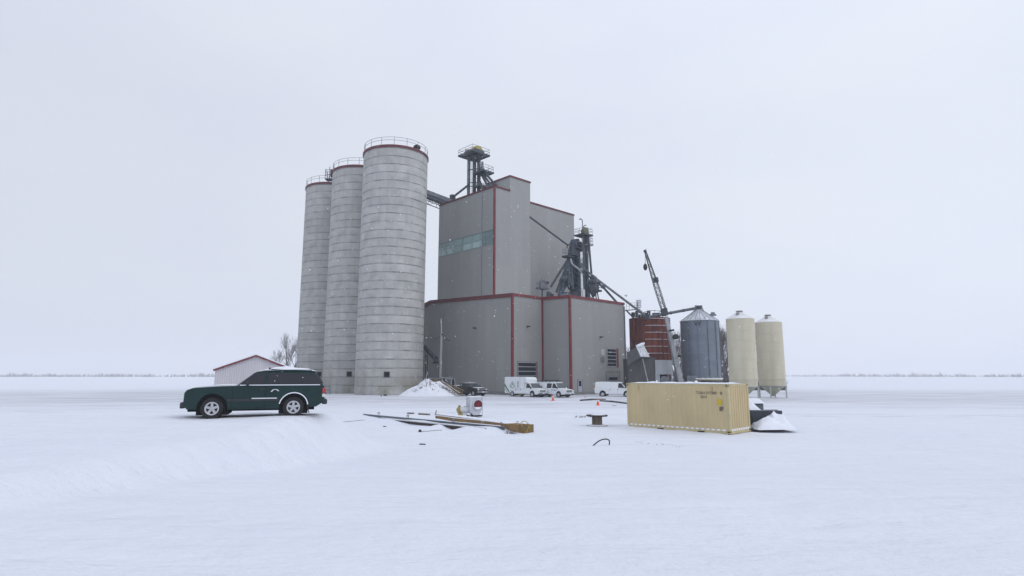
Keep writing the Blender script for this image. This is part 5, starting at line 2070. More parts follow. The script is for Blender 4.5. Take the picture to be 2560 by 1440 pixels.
s.add('hose_reel', mat('hose_yellow_green', (0.20, 0.19, 0.06), 0.7), lambda a: a.box((1.55, -0.95, 0.36), (0.7, 0.25, 0.2)).box((1.75, -1.0, 0.55), (0.2, 0.12, 0.3)), bevel=0.05)

# ---- work van with roof rack
def work_van(name, lab, loc, rz, paint, wb=3.43, glassy=True, rack=True):
    s = Car(name, lab, 'van', loc, rz, paint, 1.0, 0.86, 1.2, 2.04)
    s.body(van_low(-1.15, wb, wb + 1.1, 1.2, 0.37), 0.06)
    s.cabin(-1.15, wb + 0.02, -1.06, wb - 0.78)
    s.add('roof_panel', paint, lambda a: a.prism([(-1.08, 2.03), (wb - 0.76, 2.03), (wb - 1.1, 2.10), (0.5, 2.13), (-0.9, 2.10)], lambda x, z: (x, -0.8, z), lambda x, z: (x, 0.8, z)), bevel=0.03)
    s.arches((0, wb), 0.37)
    s.end_window(True, 1.26, 1.97, 0.07, M_GLASSV)
    s.side_window([(wb - 1.2, 1.27), (wb - 0.25, 1.27), (wb - 0.72, 1.92), (wb - 1.15, 1.92)], M_GLASS)
    if glassy:
        s.side_window([(wb - 2.25, 1.27), (wb - 1.35, 1.27), (wb - 1.35, 1.92), (wb - 2.25, 1.92)], M_GLASS)
    for sd_ in (-1, 1):
        for x_ in (0, wb):
            wheel(s.t, x_, sd_ * 0.88, 0.37, 0.25, sd_, M_ALLOY, 8)
        s.add('door_handle', M_PLAST, lambda a: a.box((wb - 1.25, sd_ * 1.005, 1.05), (0.07, 0.03, 0.16)).box((wb - 2.35, sd_ * 1.005, 1.05), (0.07, 0.03, 0.16)))
        s.add('door_seam', mat('seam_grey', (0.35, 0.37, 0.38), 0.6), lambda a: a.box((wb - 1.28, sd_ * 1.0, 0.8), (0.02, 0.012, 0.75)).box((wb - 2.5, sd_ * 1.0, 0.8), (0.02, 0.012, 0.75)))
        s.add('tail_light', M_TAILR, lambda a: a.box((-1.15, sd_ * 0.93, 1.3), (0.06, 0.12, 0.4)))
        if glassy:
            s.add('door_lettering', mat('lettering_navy', (0.04, 0.06, 0.14), 0.5), lambda a: [a.box((wb - 1.05 + 0.16 * k, sd_ * 1.003, 1.0), (0.11, 0.01, 0.09 if k % 2 else 0.12)) for k in range(5)])
    van_front(s, wb + 1.1, 1.0, 0.98)
    s.add('rear_bumper', M_PLAST, lambda a: a.box((-1.2, 0, 0.55), (0.16, 1.9, 0.14)))
    if rack:
        def rk(a):
            for x_ in (0.1, 0.9, 1.7):
                a.beam((x_, -0.85, 2.26), (x_, 0.85, 2.26), 0.07)
                for q in (-0.8, 0.8):
                    a.beam((x_, q, 2.0), (x_, q, 2.26), 0.06)
            for q in (-0.85, 0.85, 0.2):
                a.beam((-0.3, q, 2.3), (2.3, q, 2.3), 0.06)
            a.box((0.9, 0.4, 2.36), (2.6, 0.45, 0.06))
        s.add('roof_rack', M_STEELD, rk)
    return s


work_van('work_van', 'white work van with loaded roof rack, nose to the right beside box truck', place(1397.5, 993.5, HV, 3.43, -0.9), HV, M_WHITE)
RZC = R(-20)
work_van('cargo_van', 'plain white panel van side on, half hidden by the tan container', place(1507, 991.5, RZC, 0, -0.9), RZC, M_WHITE, glassy=False, rack=False)
vv = work_van('red_and_white_van', 'red and white van almost hidden between the box truck and the work van', place(1369, 986, HV, 3.43, -0.9), HV, mat('red_van_paint', (0.35, 0.035, 0.05), 0.35, var=0.1, coat=0.3), glassy=True, rack=False)
vv.add('roof_snow', M_SNOWB, lambda a: a.box((0.8, 0, 2.13), (3.4, 1.5, 0.08)), bevel=0.03)

# ---- dark pickup
M_NAVY = mat('black_truck_paint', (0.008, 0.009, 0.014), 0.3, var=0.3, coat=0.4)
HP = R(-44)
s = Car('pickup_truck', 'dark pickup truck facing right beside the snow heap', 'truck', place(1184, 990, HP, 3.6, -0.92), HP, M_NAVY, 1.0, 0.80, 1.22, 1.88)
WB = 3.6
r_w = 0.42
low = [(-1.25, 0.6), (-1.25, 1.25), (3.0, 1.25), (3.5, 1.22), (4.35, 1.14), (4.5, 1.02), (4.52, 0.55), (4.4, 0.45)]
low += [(WB + 0.53, 0.46)] + arc(WB, 0.5, 0.53, 0.0, math.pi) + [(WB - 0.53, 0.46), (0.53, 0.46)] + arc(0, 0.5, 0.53, 0.0, math.pi) + [(-0.53, 0.48)]
s.body(low, 0.06)
s.cabin(0.75, 3.1, 0.95, 2.25)
s.end_window(True, 1.27, 1.82, 0.06, M_GLASSV)
s.side_window([(1.95, 1.28), (2.75, 1.28), (2.3, 1.8), (1.95, 1.8)])
s.side_window([(0.95, 1.28), (1.82, 1.28), (1.82, 1.8), (1.05, 1.8)])
s.arches((0, WB), r_w)
for sd_ in (-1, 1):
    for x_ in (0, WB):
        wheel(s.t, x_, sd_ * 0.88, r_w, 0.28, sd_, M_ALLOY, 6)
    s.add('headlight', M_LENS, lambda a: a.box((4.46, sd_ * 0.78, 0.98), (0.14, 0.34, 0.22)), bevel=0.02)
    s.add('fog_light', M_LENS, lambda a: a.box((4.56, sd_ * 0.7, 0.58), (0.06, 0.3, 0.14)))
    s.add('mirror', M_PLAST, lambda a: a.box((2.75, sd_ * 1.13, 1.4), (0.12, 0.24, 0.26)), bevel=0.03)
s.add('grille', M_PLAST, lambda a: a.box((4.52, 0, 0.95), (0.08, 1.15, 0.36)), bevel=0.03)
s.add('grille_bar', M_CHROME, lambda a: a.box((4.565, 0, 0.98), (0.03, 1.1, 0.07)).box((4.565, 0, 0.85), (0.03, 1.1, 0.04)))
s.add('bumper', M_CHROME, lambda a: a.box((4.57, 0, 0.6), (0.14, 1.95, 0.22)), bevel=0.03)
s.add('number_plate', M_WHITE2, lambda a: a.box((4.65, 0, 0.6), (0.02, 0.32, 0.16)))
s.add('cab_snow', M_SNOWB, lambda a: a.box((1.6, 0, 1.91), (1.25, 1.4, 0.06)), bevel=0.03)
s.add('hood_snow', M_SNOWB, lambda a: a.beam((3.2, 0, 1.25), (4.3, 0, 1.17), 1.5, 0.04), bevel=0.015)
s.add('bed_rack', M_STEELD, lambda a: a.beam((0.6, -0.9, 1.2), (0.6, -0.9, 1.85), 0.09).beam((0.6, 0.9, 1.2), (0.6, 0.9, 1.85), 0.09).beam((0.6, -0.9, 1.85), (0.6, 0.9, 1.85), 0.09).box((-0.4, 0, 1.3), (1.4, 1.5, 0.35)))
s.add('bed_snow', M_SNOWB, lambda a: a.box((-0.35, 0, 1.50), (1.5, 1.6, 0.10)), bevel=0.04)

# ---- snowed-in trailer at the right edge
tr = gnd(1876, 1077)
tl = thing('snowed_in_trailer', 'snow buried trailer with dark tyre beside the right end of the container', 'trailer', tr, R(8))
def heap(a, c_, sx_, sy_, h_, seed, n_=16):
    vs_ = []
    for j in range(n_ + 1):
        for i_ in range(n_ + 1):
            u, v_ = 2 * i_ / n_ - 1, 2 * j / n_ - 1
            e = max(0, 1 - u ** 4) * max(0, 1 - v_ ** 4)
            vs_.append((c_[0] + u * sx_, c_[1] + v_ * sy_, c_[2] + h_ * e * (0.8 + 0.45 * noise.noise(Vector((u * 1.7, v_ * 1.7, seed))) + 0.2 * noise.noise(Vector((u * 5, v_ * 5, seed))))))
    a.add(vs_, [(j * (n_ + 1) + i_, j * (n_ + 1) + i_ + 1, (j + 1) * (n_ + 1) + i_ + 1, (j + 1) * (n_ + 1) + i_) for j in range(n_) for i_ in range(n_)])
a = MB()
a.box((1.25, 0.6, 0.10), (2.6, 1.5, 0.1)).box((1.25, 1.4, 0.55), (2.6, 0.1, 1.0)).box((1.2, 0.85, 0.7), (2.0, 1.0, 0.7))
a.build('bed', M_STEELD, tl)
a = MB()
a.lathe([(0.22, -0.14), (0.42, -0.14), (0.46, -0.08), (0.46, 0.08), (0.42, 0.14), (0.22, 0.14)], (0.02, 0.3, 0.72), 24, 'X')
a.build('tyre', M_BLACK, tl, smooth=True)
a = MB()
heap(a, (1.25, 0.1, 0.10), 1.15, 0.8, 0.62, 2, 20)
heap(a, (1.7, 0.35, 0.10), 0.85, 0.6, 0.85, 6, 16)
a.build('snow_cover', M_SNOWB, tl, smooth=True)
a = MB()
heap(a, (0.5, 1.1, 1.08), 0.62, 0.5, 0.4, 5)
a.build('snow_cap', M_SNOWB, tl, smooth=True)
a = MB()
a.beam((0.35, 2.4, 1.25), (1.4, 2.4, 1.62), 0.12).beam((0.3, 2.3, 1.2), (0.4, 2.2, 0.9), 0.2)
a.box((1.4, 2.6, 1.2), (1.6, 0.8, 0.4))
a.build('frame', M_STEELM, tl)
a = MB()
heap(a, (1.3, 2.5, 1.38), 0.95, 0.5, 0.4, 9)
a.build('load_snow', M_SNOWB, tl, smooth=True)

# ------------------------------------------------------------------ yard clutter
# fan
fl_ = gnd(1186, 1041)
fn = thing('centrifugal_fan', 'grey industrial fan with round red inlet standing in the snow', 'fan', fl_, R(28))
M_FAN = mat('fan_grey_paint', (0.50, 0.52, 0.56), 0.5, var=0.12, nscale=2)
a = MB()
for (x_, y_) in ((-0.5, -0.32), (0.5, -0.32), (-0.5, 0.32), (0.5, 0.32)):
    a.beam((x_, y_, 0), (x_, y_, 1.44), 0.05)
a.build('stand', M_FAN, fn)
a = MB()
sp_ = []
for k in range(36):
    t = 2 * math.pi * k / 36
    r_ = 0.60 + 0.07 * (k / 36)
    sp_.append((0.60 * math.cos(t), 0.70 + r_ * math.sin(t)))
a.prism(sp_, lambda x, z: (x * 0.82, -0.27, max(z, 0.09)), lambda x, z: (x * 0.82, 0.27, max(z, 0.09)))
a.box((-0.02, 0, 1.18), (0.98, 0.56, 0.5))
a.build('scroll_housing', M_FAN, fn, smooth=False)
a = MB()
a.lathe([(0.345, -0.03), (0.40, -0.03), (0.43, 0.02), (0.40, 0.06), (0.345, 0.06), (0.345, -0.03)], (0.14, -0.325, 0.86), 36, 'Y', False, False)
a.build('inlet_ring', M_FAN, fn, smooth=True)
a = MB()
a.lathe([(0, -0.01), (0.345, -0.01), (0.345, 0.01), (0, 0.01)], (0.14, -0.295, 0.86), 36, 'Y')
wl = a.build('impeller', mat('impeller_red', (0.13, 0.012, 0.018), 0.5, var=0.4, nscale=5), fn)
a = MB()
for k in range(9):
    t = 2 * math.pi * k / 9
    a.beam((0.14 + 0.08 * math.cos(t), -0.31, 0.86 + 0.08 * math.sin(t)), (0.14 + 0.30 * math.cos(t + 0.5), -0.31, 0.86 + 0.30 * math.sin(t + 0.5)), 0.03, 0.02)
a.lathe([(0, -0.03), (0.08, -0.03), (0.08, 0.02), (0, 0.02)], (0.14, -0.31, 0.86), 14, 'Y')
a.build('blade', mat('impeller_rim', (0.22, 0.03, 0.04), 0.5), wl)
a = MB()
a.prism([(0.33 * math.cos(t), 0.33 * math.sin(t)) for t in [R(-150) + R(12) * k for k in range(11)]], lambda x, z: (0.14 + x, -0.318, 0.86 + z), lambda x, z: (0.14 + x, -0.328, 0.86 + z))
a.build('inlet_snow', M_SNOWB, fn)
a = MB()
a.tube((-0.45, 0.05, 0.50), (-1.2, 0.05, 0.50), 0.22, 16)
a.box((-0.85, 0.05, 0.22), (0.5, 0.35, 0.18)).box((-0.7, 0.05, 0.74), (0.26, 0.18, 0.10))
a.build('motor', M_FAN, fn)
a = MB()
a.tube((-1.2, 0.05, 0.48), (-1.34, 0.05, 0.44), 0.27, 16, r2=0.2)
a.box((-1.2, 0.05, 0.76), (0.14, 0.14, 0.16)).box((-1.15, -0.05, 0.2), (0.25, 0.3, 0.16))
a.build('motor_guard', mat('guard_yellow', (0.30, 0.22, 0.06), 0.6, var=0.3, nscale=4), fn)
a = MB()
a.box((0, 0, 0.05), (0.96, 0.6, 0.1))
a.build('base_frame', M_BLACK, fn)
a = MB()
a.box((0, 0, 1.455), (1.0, 0.6, 0.06))
a.build('top_snow', M_SNOWB, fn, bevel=0.02)

# long crate half buried
d = CR_B - CR_A
Lc = d.length
rzc = math.atan2(d.y, d.x)
cr = thing('long_crate', 'long brown plywood crate half buried in snow, lying behind steel beams', 'crate', CR_A, rzc)
HC = 0.42
a = MB()
a.box((Lc / 2, -0.32, HC / 2 - 0.06), (Lc, 0.62, HC + 0.05))
a.build('box_body', M_PLY, cr)
a = MB()
for x_ in (0.0, 0.35, 2.2):
    a = MB()
    a.box((x_ + 0.03, -0.32, HC / 2 - 0.03), (0.10, 0.66, HC + 0.05))
    a.build('end_batten', M_TAN, cr)
a = MB()
a.path([(0.1, 0.03, 0.3), (0.15, 0.05, 0.55), (-0.05, -0.1, 0.62), (-0.1, -0.3, 0.4), (-0.05, -0.2, 0.1), (-0.12, -0.05, -0.02)], 0.018, 5)
a.path([(-0.03, -0.1, 0.45), (-0.06, -0.4, 0.2), (-0.03, -0.5, 0.05)], 0.016, 5)
a.build('strap', M_YEL, cr)
a = MB()
nn = 60
vs_ = []
for i_ in range(nn + 1):
    x_ = 1.4 + (Lc - 1.4) * i_ / nn
    k = sstep(i_ / nn, 0, 0.06)
    droop = 0.10 * sstep(i_ / nn, 0.25, 0.7)
    for j in range(9):
        v_ = j / 8
        y_ = 0.02 - 0.70 * v_
        z_ = HC - 0.05 + k * (0.05 + 0.03 * math.sin(math.pi * v_) + 0.035 * noise.noise(Vector((x_ * 0.9, v_ * 2, 3))))
        if v_ < 0.12:
            z_ = HC - 0.06 - droop * (0.6 + 0.4 * noise.noise(Vector((x_ * 0.7, 0, 8))))
        if v_ > 0.95:
            z_ = HC - 0.2
        vs_.append((x_, y_, z_))
a.add(vs_, [(i_ * 9 + j, i_ * 9 + j + 1, (i_ + 1) * 9 + j + 1, (i_ + 1) * 9 + j) for i_ in range(nn) for j in range(8)])
a.build('snow_cover', M_SNOWB, cr, smooth=True)

# steel beams
def ibeam(mb, L, h, w_, t):
    mb.box((L / 2, 0, h - t / 2), (L, w_, t)).box((L / 2, 0, t / 2), (L, w_, t)).box((L / 2, 0, h / 2), (L - 0.002, t, h - 2 * t + 0.002))


d = BM_B - BM_A
Lb = d.length
rzb = math.atan2(d.y, d.x)
b1 = thing('steel_track_beam', 'slender dark steel beam with upright brackets lying on snow in front of the crate', 'beam', BM_A + Vector((0, 0, 0.08)), rzb, 'steel beams lying in the snow')
a = MB()
ibeam(a, Lb, 0.16, 0.12, 0.025)
a.build('beam_section', M_STEELM, b1)
for t in (0.12, 0.30, 0.62, 0.86):
    a = MB()
    x_ = Lb * (1 - (0.0 if False else 0)) * t
    a.box((x_, -0.05, 0.25), (0.04, 0.04, 0.2)).box((x_ + 0.18, -0.05, 0.25), (0.04, 0.04, 0.2)).box((x_ + 0.09, -0.05, 0.34), (0.22, 0.05, 0.04))
    a.build('bracket', M_STEELG, b1)
a = MB()
for (u0, u1) in ((0.02, 0.26), (0.34, 0.58), (0.66, 0.95)):
    a.box((Lb * (u0 + u1) / 2, 0.03, 0.185), (Lb * (u1 - u0), 0.08, 0.04))
a.build('beam_snow', M_SNOWB, b1, bevel=0.015)
d = H_B - H_A
Lh = d.length
b2 = thing('steel_girder', 'heavier pale topped steel girder with brown rusty side, nearest of the beams', 'beam', H_A + Vector((0, 0, -0.02)), math.atan2(d.y, d.x), 'steel beams lying in the snow')
a = MB()
ibeam(a, Lh, 0.22, 0.24, 0.03)
a.build('beam_section', mat('rusty_girder', (0.10, 0.075, 0.06), 0.7, col2=(0.05, 0.045, 0.045), nscale=1.2), b2)
a = MB()
a.box((Lh / 2, 0, 0.25), (Lh, 0.23, 0.06))
a.build('beam_snow', mat('icy_grey_snow', (0.50, 0.52, 0.56), 0.6, col2=(0.78, 0.80, 0.85), nscale=1.0), b2, bevel=0.015)
# drift that hides the girder's far end
for (px, py, sx_, sy_, h_, nm) in ((1268, 1074, 1.0, 0.6, 0.34, 'drift'),):
    pass

# cable reel
p = gnd(1493, 1066)
cr_ = thing('cable_reel', 'empty wooden cable reel standing upright in the snow', 'reel', (p.x, p.y, 0.0), 0.3)
a = MB()
a.lathe([(0.63, 0.60), (0.64, 0.62), (0.64, 0.665), (0.62, 0.68), (0, 0.68)], n=36)
a.lathe([(0, 0.595), (0.63, 0.60)], n=36)
a.build('top_flange', mat('dark_reel_wood', (0.05, 0.042, 0.038), 0.8, var=0.4, nscale=5, stretch=(1, 6, 1)), cr_, smooth=True)
a = MB()
for k in range(14):
    t = 2 * math.pi * k / 14
    a.box((0.28 * math.cos(t), 0.28 * math.sin(t), 0.32), (0.05, 0.11, 0.60), t)
a.build('drum', M_WOOD, cr_)
a = MB()
a.lathe([(0.64, -0.05), (0.64, 0.03), (0.62, 0.05), (0, 0.05)], n=36)
a.build('bottom_flange', MATS['dark_reel_wood'], cr_, smooth=True)
a = MB()
a.lathe([(0.45, 0.68), (0.30, 0.70), (0, 0.71)], (0.1, 0.05, 0), n=20)
a.build('snow_patch', M_SNOWB, cr_, smooth=True)
a = MB()
a.lathe([(0.56, 0.05), (0.45, 0.10), (0.26, 0.12)], n=24, cap0=False, cap1=False)
a.build('flange_snow', M_SNOWB, cr_, smooth=True)

# traffic cones
def cone(px, py, lab, sc=1.0):
    p = gnd(px, py)
    p.z = terrain(p.x, p.y) - 0.02
    t = thing('traffic_cone', lab, 'cone', p, 0.4, 'orange traffic cones in the yard')
    a = MB()
    a.lathe([(0.17 * sc, 0.03), (0.15 * sc, 0.06), (0.045 * sc, 0.70 * sc), (0.0, 0.71 * sc)], n=20)
    a.build('cone_body', M_ORANGE, t, smooth=True)
    a = MB()
    a.box((0, 0, 0.02), (0.42 * sc, 0.42 * sc, 0.045))
    a.build('base', M_ORANGE, t, bevel=0.01)
    a = MB()
    a.lathe([(0.098 * sc, 0.40 * sc), (0.077 * sc, 0.54 * sc)], n=20, cap0=False, cap1=False)
    a.build('reflective_band', M_WHITE2, t, smooth=True)


cone(1382.5, 1003, 'orange traffic cone in front of the white work van')
cone(1495, 1012, 'orange traffic cone in the snow between plain panel van and cable reel')
cone(1463, 994, 'tiny orange cone half sunk in snow near the grey door', 0.55)

# hose loop in the foreground
a = MB()
pts = []
for k in range(15):
    t = k / 14
    px = 1479.5 + 42 * t
    py = 1116.5 - 19 * math.sin(math.pi * (t ** 0.8) * 0.62) / 1.0
    pts.append((px, py))
g0 = gnd(1480, 1117)
hp_ = []
for k, (px, py) in enumerate([(1479, 1118), (1484, 1113), (1491, 1107), (1499, 1101.5), (1507, 1098.5), (1515, 1097.5), (1521, 1099), (1524, 1103), (1523.5, 1109), (1523, 1112)]):
    hp_.append(at(px, py, g0.y + 0.05 * k))
a.path(hp_, 0.026, 7)
tag(a.build('black_hose', M_BLACK, smooth=True), 'loop of black hose sticking out of the foreground snow', 'hose')
# black pipes beyond
for (p0, p1, lab) in (((1500, 1004.5), (1567, 1010), 'long thin black pipe lying in the snow left of the container'), ((1451, 1003.5), (1514, 1000.5), 'bent dark pipe lying on snow in front of the plain panel van')):
    a = MB()
    q0, q1 = gnd(*p0), gnd(*p1)
    for q in (q0, q1):
        q.z = terrain(q.x, q.y) + 0.05
    mid = (q0 + q1) / 2 + Vector((0, 0.5, 0.05))
    a.path([q0, q0.lerp(mid, 0.5) + Vector((0, 0.12, 0)), mid, q1], 0.09, 8)
    tag(a.build('ground_pipe', M_PLAST, smooth=True), lab, 'pipe')

# snow heap with weeds, planks and debris
hpz = gnd(1070, 991.5)
HX, HY = hpz.x, hpz.y + 2.6
def heap_h(u, v_):
    # u along the picture, v in depth, both -1..1
    r = math.sqrt(u ** 2 + v_ ** 2)
    e = max(0.0, 1 - r ** (1.75 if u > 0 else 1.75 - 0.65 * min(1, -u * 3)))
    return e


hn, hm = 64, 30
vs_ = []
for j in range(hm + 1):
    for i_ in range(hn + 1):
        u, v_ = 2 * i_ / hn - 1, 2 * j / hm - 1
        x_, y_ = u * 4.7, v_ * 2.6
        e = heap_h(u * 1.0 + 0.06, v_)
        z_ = 2.35 * e * (1 + 0.22 * noise.noise(Vector((x_ * 0.5, y_ * 0.6, 2)))) + (0.20 * noise.noise(Vector((x_ * 1.2, y_ * 1.2, 9))) + 0.07 * noise.noise(Vector((x_ * 3.5, y_ * 3.5, 4)))) * min(1, e * 4)
        vs_.append((x_, y_, z_ - 0.12 * (1 if e <= 0 else 0)))
sheap = thing('snow_heap', 'ploughed heap of snow with weeds and earth in front of the nearest silo', 'snow heap', (HX, HY, 0))
a = MB()
a.add(vs_, [(j * (hn + 1) + i_, j * (hn + 1) + i_ + 1, (j + 1) * (hn + 1) + i_ + 1, (j + 1) * (hn + 1) + i_) for j in range(hm) for i_ in range(hn)])
a.build('snow_mass', mat('dirty_heap_snow', (0.78, 0.805, 0.865), 0.8, var=0.03, bump=0.6, bscale=2.5), sheap, smooth=True)
def heap_z(x_, y_):
    e = heap_h(x_ / 4.7 + 0.06, y_ / 2.6)
    return 2.35 * e * (1 + 0.22 * noise.noise(Vector((x_ * 0.5, y_ * 0.6, 2)))) + (0.20 * noise.noise(Vector((x_ * 1.2, y_ * 1.2, 9))) + 0.07 * noise.noise(Vector((x_ * 3.5, y_ * 3.5, 4)))) * min(1, e * 4)


rr_ = random.Random(12)
for (cx_, cy_, nn_, sd_) in ((-0.9, -1.5, 20, 0.35), (0.2, -1.0, 11, 0.3), (0.6, -0.6, 6, 0.25), (1.9, -1.1, 14, 0.35), (2.6, -1.0, 14, 0.35), (3.3, -0.9, 10, 0.3), (-2.2, -1.4, 5, 0.2), (-0.3, -0.5, 8, 0.25), (0.1, -1.6, 12, 0.4)):
    a = MB()
    for k in range(nn_):
        x_, y_ = cx_ + rr_.gauss(0, sd_), cy_ + rr_.gauss(0, sd_ * 0.5)
        z_ = heap_z(x_, y_) - 0.05
        p_ = Vector((x_, y_, z_))
        q_ = p_ + Vector((rr_.gauss(0, 0.22), rr_.gauss(0, 0.15), rr_.uniform(0.12, 0.42)))
        a.tube(p_, q_, 0.028, 4, r2=0.008)
        if rr_.random() < 0.4:
            a.box(p_ + Vector((0, 0, 0.03)), (rr_.uniform(0.08, 0.25), 0.12, rr_.uniform(0.04, 0.09)), rr_.uniform(0, 3))
    a.build('weed_clump', mat('dead_weed', (0.12, 0.10, 0.09), 0.9, var=0.4, nscale=3), sheap)
a = MB()
heap(a, (-0.35, 0.1, 1.95), 0.55, 0.4, 0.5, 3, 10)
a.build('snow_lump', M_SNOWB, sheap, smooth=True)
# planks sliding down the right flank
pk = thing('plank_pile', 'tan planks lying down the right flank of the snow heap', 'lumber', at(1130, 975, HY + 0.4))
a = MB()
for (p0, p1, w_, yy) in (((1104, 953), (1152, 985.5), 0.3, -0.9), ((1112, 958), (1149, 988), 0.22, -1.3), ((1122, 958), (1157, 984), 0.3, -0.3), ((1090, 949), (1130, 968), 0.25, 0.3), ((1137, 966), (1160, 977), 0.6, 0.4)):
    a.beam(at(*p0, HY + yy), at(*p1, HY + yy), w_, 0.14)
a.build('plank', M_TAN, pk, world=True)
a = MB()
a.beam(at(1104, 951.5, HY - 1.0), at(1150, 982.5, HY - 1.0), 0.2, 0.06)
a.build('plank_snow', M_SNOWB, pk, world=True)
lb = thing('lumber_stack', 'weathered lumber stack with dark tarp behind the snow heap', 'lumber', at(1090, 984, 90.5))
a = MB()
YL = 90.5
for k in range(5):
    a.beam(at(1072 + k, 951 + 4.5 * k, YL), at(1104, 950.5 + 4.5 * k, YL), 1.2, 0.2)
a.build('board_layer', M_TAN, lb, world=True)
a = MB()
a.beam(at(1070, 946, YL), at(1106, 946.5, YL), 1.5, 0.14)
a.build('tarp', M_STEELM, lb, world=True)
mf = thing('metal_frame_crate', 'grey open metal frame with dark panel standing behind the snow heap', 'frame', at(1120, 984, 90))
a = MB()
YM = 90.0
for px in (1106, 1128.5):
    a.beam(at(px, 944, YM), at(px + 0.5, 985, YM), 0.16)
a.beam(at(1104, 943.5, YM), at(1129, 947, YM), 0.14)
a.beam(at(1136, 946, YM - 0.5), at(1140, 975, YM - 0.5), 0.14)
a.beam(at(1129, 946, YM), at(1136, 946, YM - 0.5), 0.12)
a.beam(at(1131, 941, YM), at(1131, 950, YM), 0.06)
a.build('post', M_STEELG, mf, world=True)
a = MB()
a.box(at(1117, 962, YM + 0.5), (1.2, 0.3, 2.2))
a.build('panel', M_STEELM, mf, world=True)
a = MB()
a.box(at(1108.5, 960, YM + 0.2), (0.3, 0.25, 2.0)).box(at(1132.5, 957, YM + 0.2), (0.45, 0.3, 1.6))
a.build('dark_side', M_BLACK, mf, world=True)
a = MB()
a.box(at(1115, 950.5, YM + 0.2), (0.3, 0.2, 0.14))
a.build('snow_clump', M_SNOWB, mf, world=True, bevel=0.04)

# utility pole
YP = 91.0
up_ = thing('utility_pole', 'pale wooden utility pole with icy top in front of dark left wall', 'pole', at(1100, 985, YP))
up_.location.z = 0
a = MB()
a.tube(at(1099.5, 990, YP), at(1104, 831, YP), 0.20, 12, r2=0.17)
a.build('shaft', M_POLE, up_, world=True, smooth=True)
a = MB()
a.tube(at(1103.3, 836, YP), at(1103, 795, YP), 0.06, 8, r2=0.03)
rr_ = random.Random(4)
for k in range(16):
    py = 799 + k * 2.0
    c_ = at(1103.2 + rr_.uniform(-1.6, 1.6), py, YP + rr_.uniform(-0.1, 0.1))
    a.lathe([(0, -0.07), (0.07, -0.02), (0.06, 0.04), (0, 0.08)], c_, 7)
    a.beam(at(1103.1, py, YP), c_, 0.03)
a.build('iced_mast', mat('frosted_steel', (0.40, 0.41, 0.42), 0.7, var=0.2, nscale=5), up_, world=True)
a = MB()
a.box(at(1106.5, 836, YP - 0.1), (0.35, 0.3, 0.3))
a.path([at(1101, 841, YP), at(1094, 843, YP), at(1088, 847, YP + 0.5), at(1080, 847, YP + 2)], 0.05, 5)
a.path([at(1105, 840, YP), at(1112, 847, YP), at(1128, 853, YP + 3)], 0.045, 5)
a.path([at(1106, 844, YP), at(1114, 851, YP), at(1124, 853, YP + 2)], 0.035, 5)
a.build('service_wire', M_STEELD, up_, world=True)
# chute and downpipe behind the nearest silo
lsp = thing('loading_chute', 'dark loading chute sloping down from the left wall behind nearest silo', 'chute', at(1085, 900, 98.5))
a = MB()
a.path([at(1052, 860, 100.5), at(1064, 871, 99.5), at(1090, 897, 98)], 0.42, 12)
a.path([at(1090, 897, 98), at(1089.5, 907, 98)], 0.36, 12)
a.build('chute_tube', M_STEELD, lsp, world=True)
a = MB()
a.beam(at(1089.5, 905, 98), at(1089.5, 909, 98), 0.95, 0.8, up=(0, 1, 0))
a.beam(at(1062, 866, 99), at(1070, 880, 99), 0.8, 0.5)
a.build('spout_collar', M_BLACK, lsp, world=True)
a = MB()
for px in (1064.5, 1069):
    a.beam(at(px, 885, 100), at(px - 0.8, 985, 100), 0.14)
for k in range(9):
    a.beam(at(1064.3, 890 + k * 10, 100), at(1068.8, 890 + k * 10, 100), 0.08)
a.build('support_frame', M_STEELD, lsp, world=True)
st = tag(MB().beam(at(1062.5, 953, 83), at(1069.5, 929, 83), 0.09).build('leaning_stick', M_STEELG), 'thin pale stick leaning up from the snow heap', 'stick')

# metal cage by the middle silo
gp = gnd(816, 987)
YGt = 96.0
gt = thing('metal_cage', 'blue grey metal cage against foot of middle silo, behind the green vehicle', 'cage', at(816, 985, YGt))
a = MB()
for px in (806, 813.5, 825):
    a.beam(at(px, 966, YGt), at(px, 986, YGt), 0.08)
for py in (966.5, 975, 985):
    a.beam(at(803, py, YGt), at(825, py, YGt), 0.08)
a.beam(at(825, 966.5, YGt), at(823, 966, YGt + 1.2), 0.07)
a.build('rail_frame', mat('cage_blue', (0.10, 0.15, 0.23), 0.5, 0.2), gt, world=True)
a = MB()
a.box(at(808, 983, YGt + 0.3), (0.9, 0.3, 0.3))
a.build('foot_box', M_STEELD, gt, world=True)

# stones and debris
for k, (px, py, r_, lab) in enumerate(((963.5, 990, 0.26, 'dark stone in the snow in front of the nearest silo'), (892.5, 986, 0.24, 'dark lump in snow at left foot of the nearest silo'), (953, 991.5, 0.13, 'tiny grey stone left of the dark stone near nearest silo'))):
    p = gnd(px, py)
    a = MB()
    prof = []
    vs_, fs_ = [], []
    a.lathe([(0, -0.1), (r_, -0.02), (r_ * 1.1, r_ * 0.4), (r_ * 0.6, r_ * 0.9), (0, r_)], n=9)
    a.v = [v_ * (1 + 0.25 * noise.noise(v_ * 5 + Vector((k, 0, 0)))) for v_ in a.v]
    o_ = a.build('stone', M_STEELD, smooth=True)
    o_.location = (p.x, p.y, terrain(p.x, p.y))
    tag(o_, lab, 'stone')
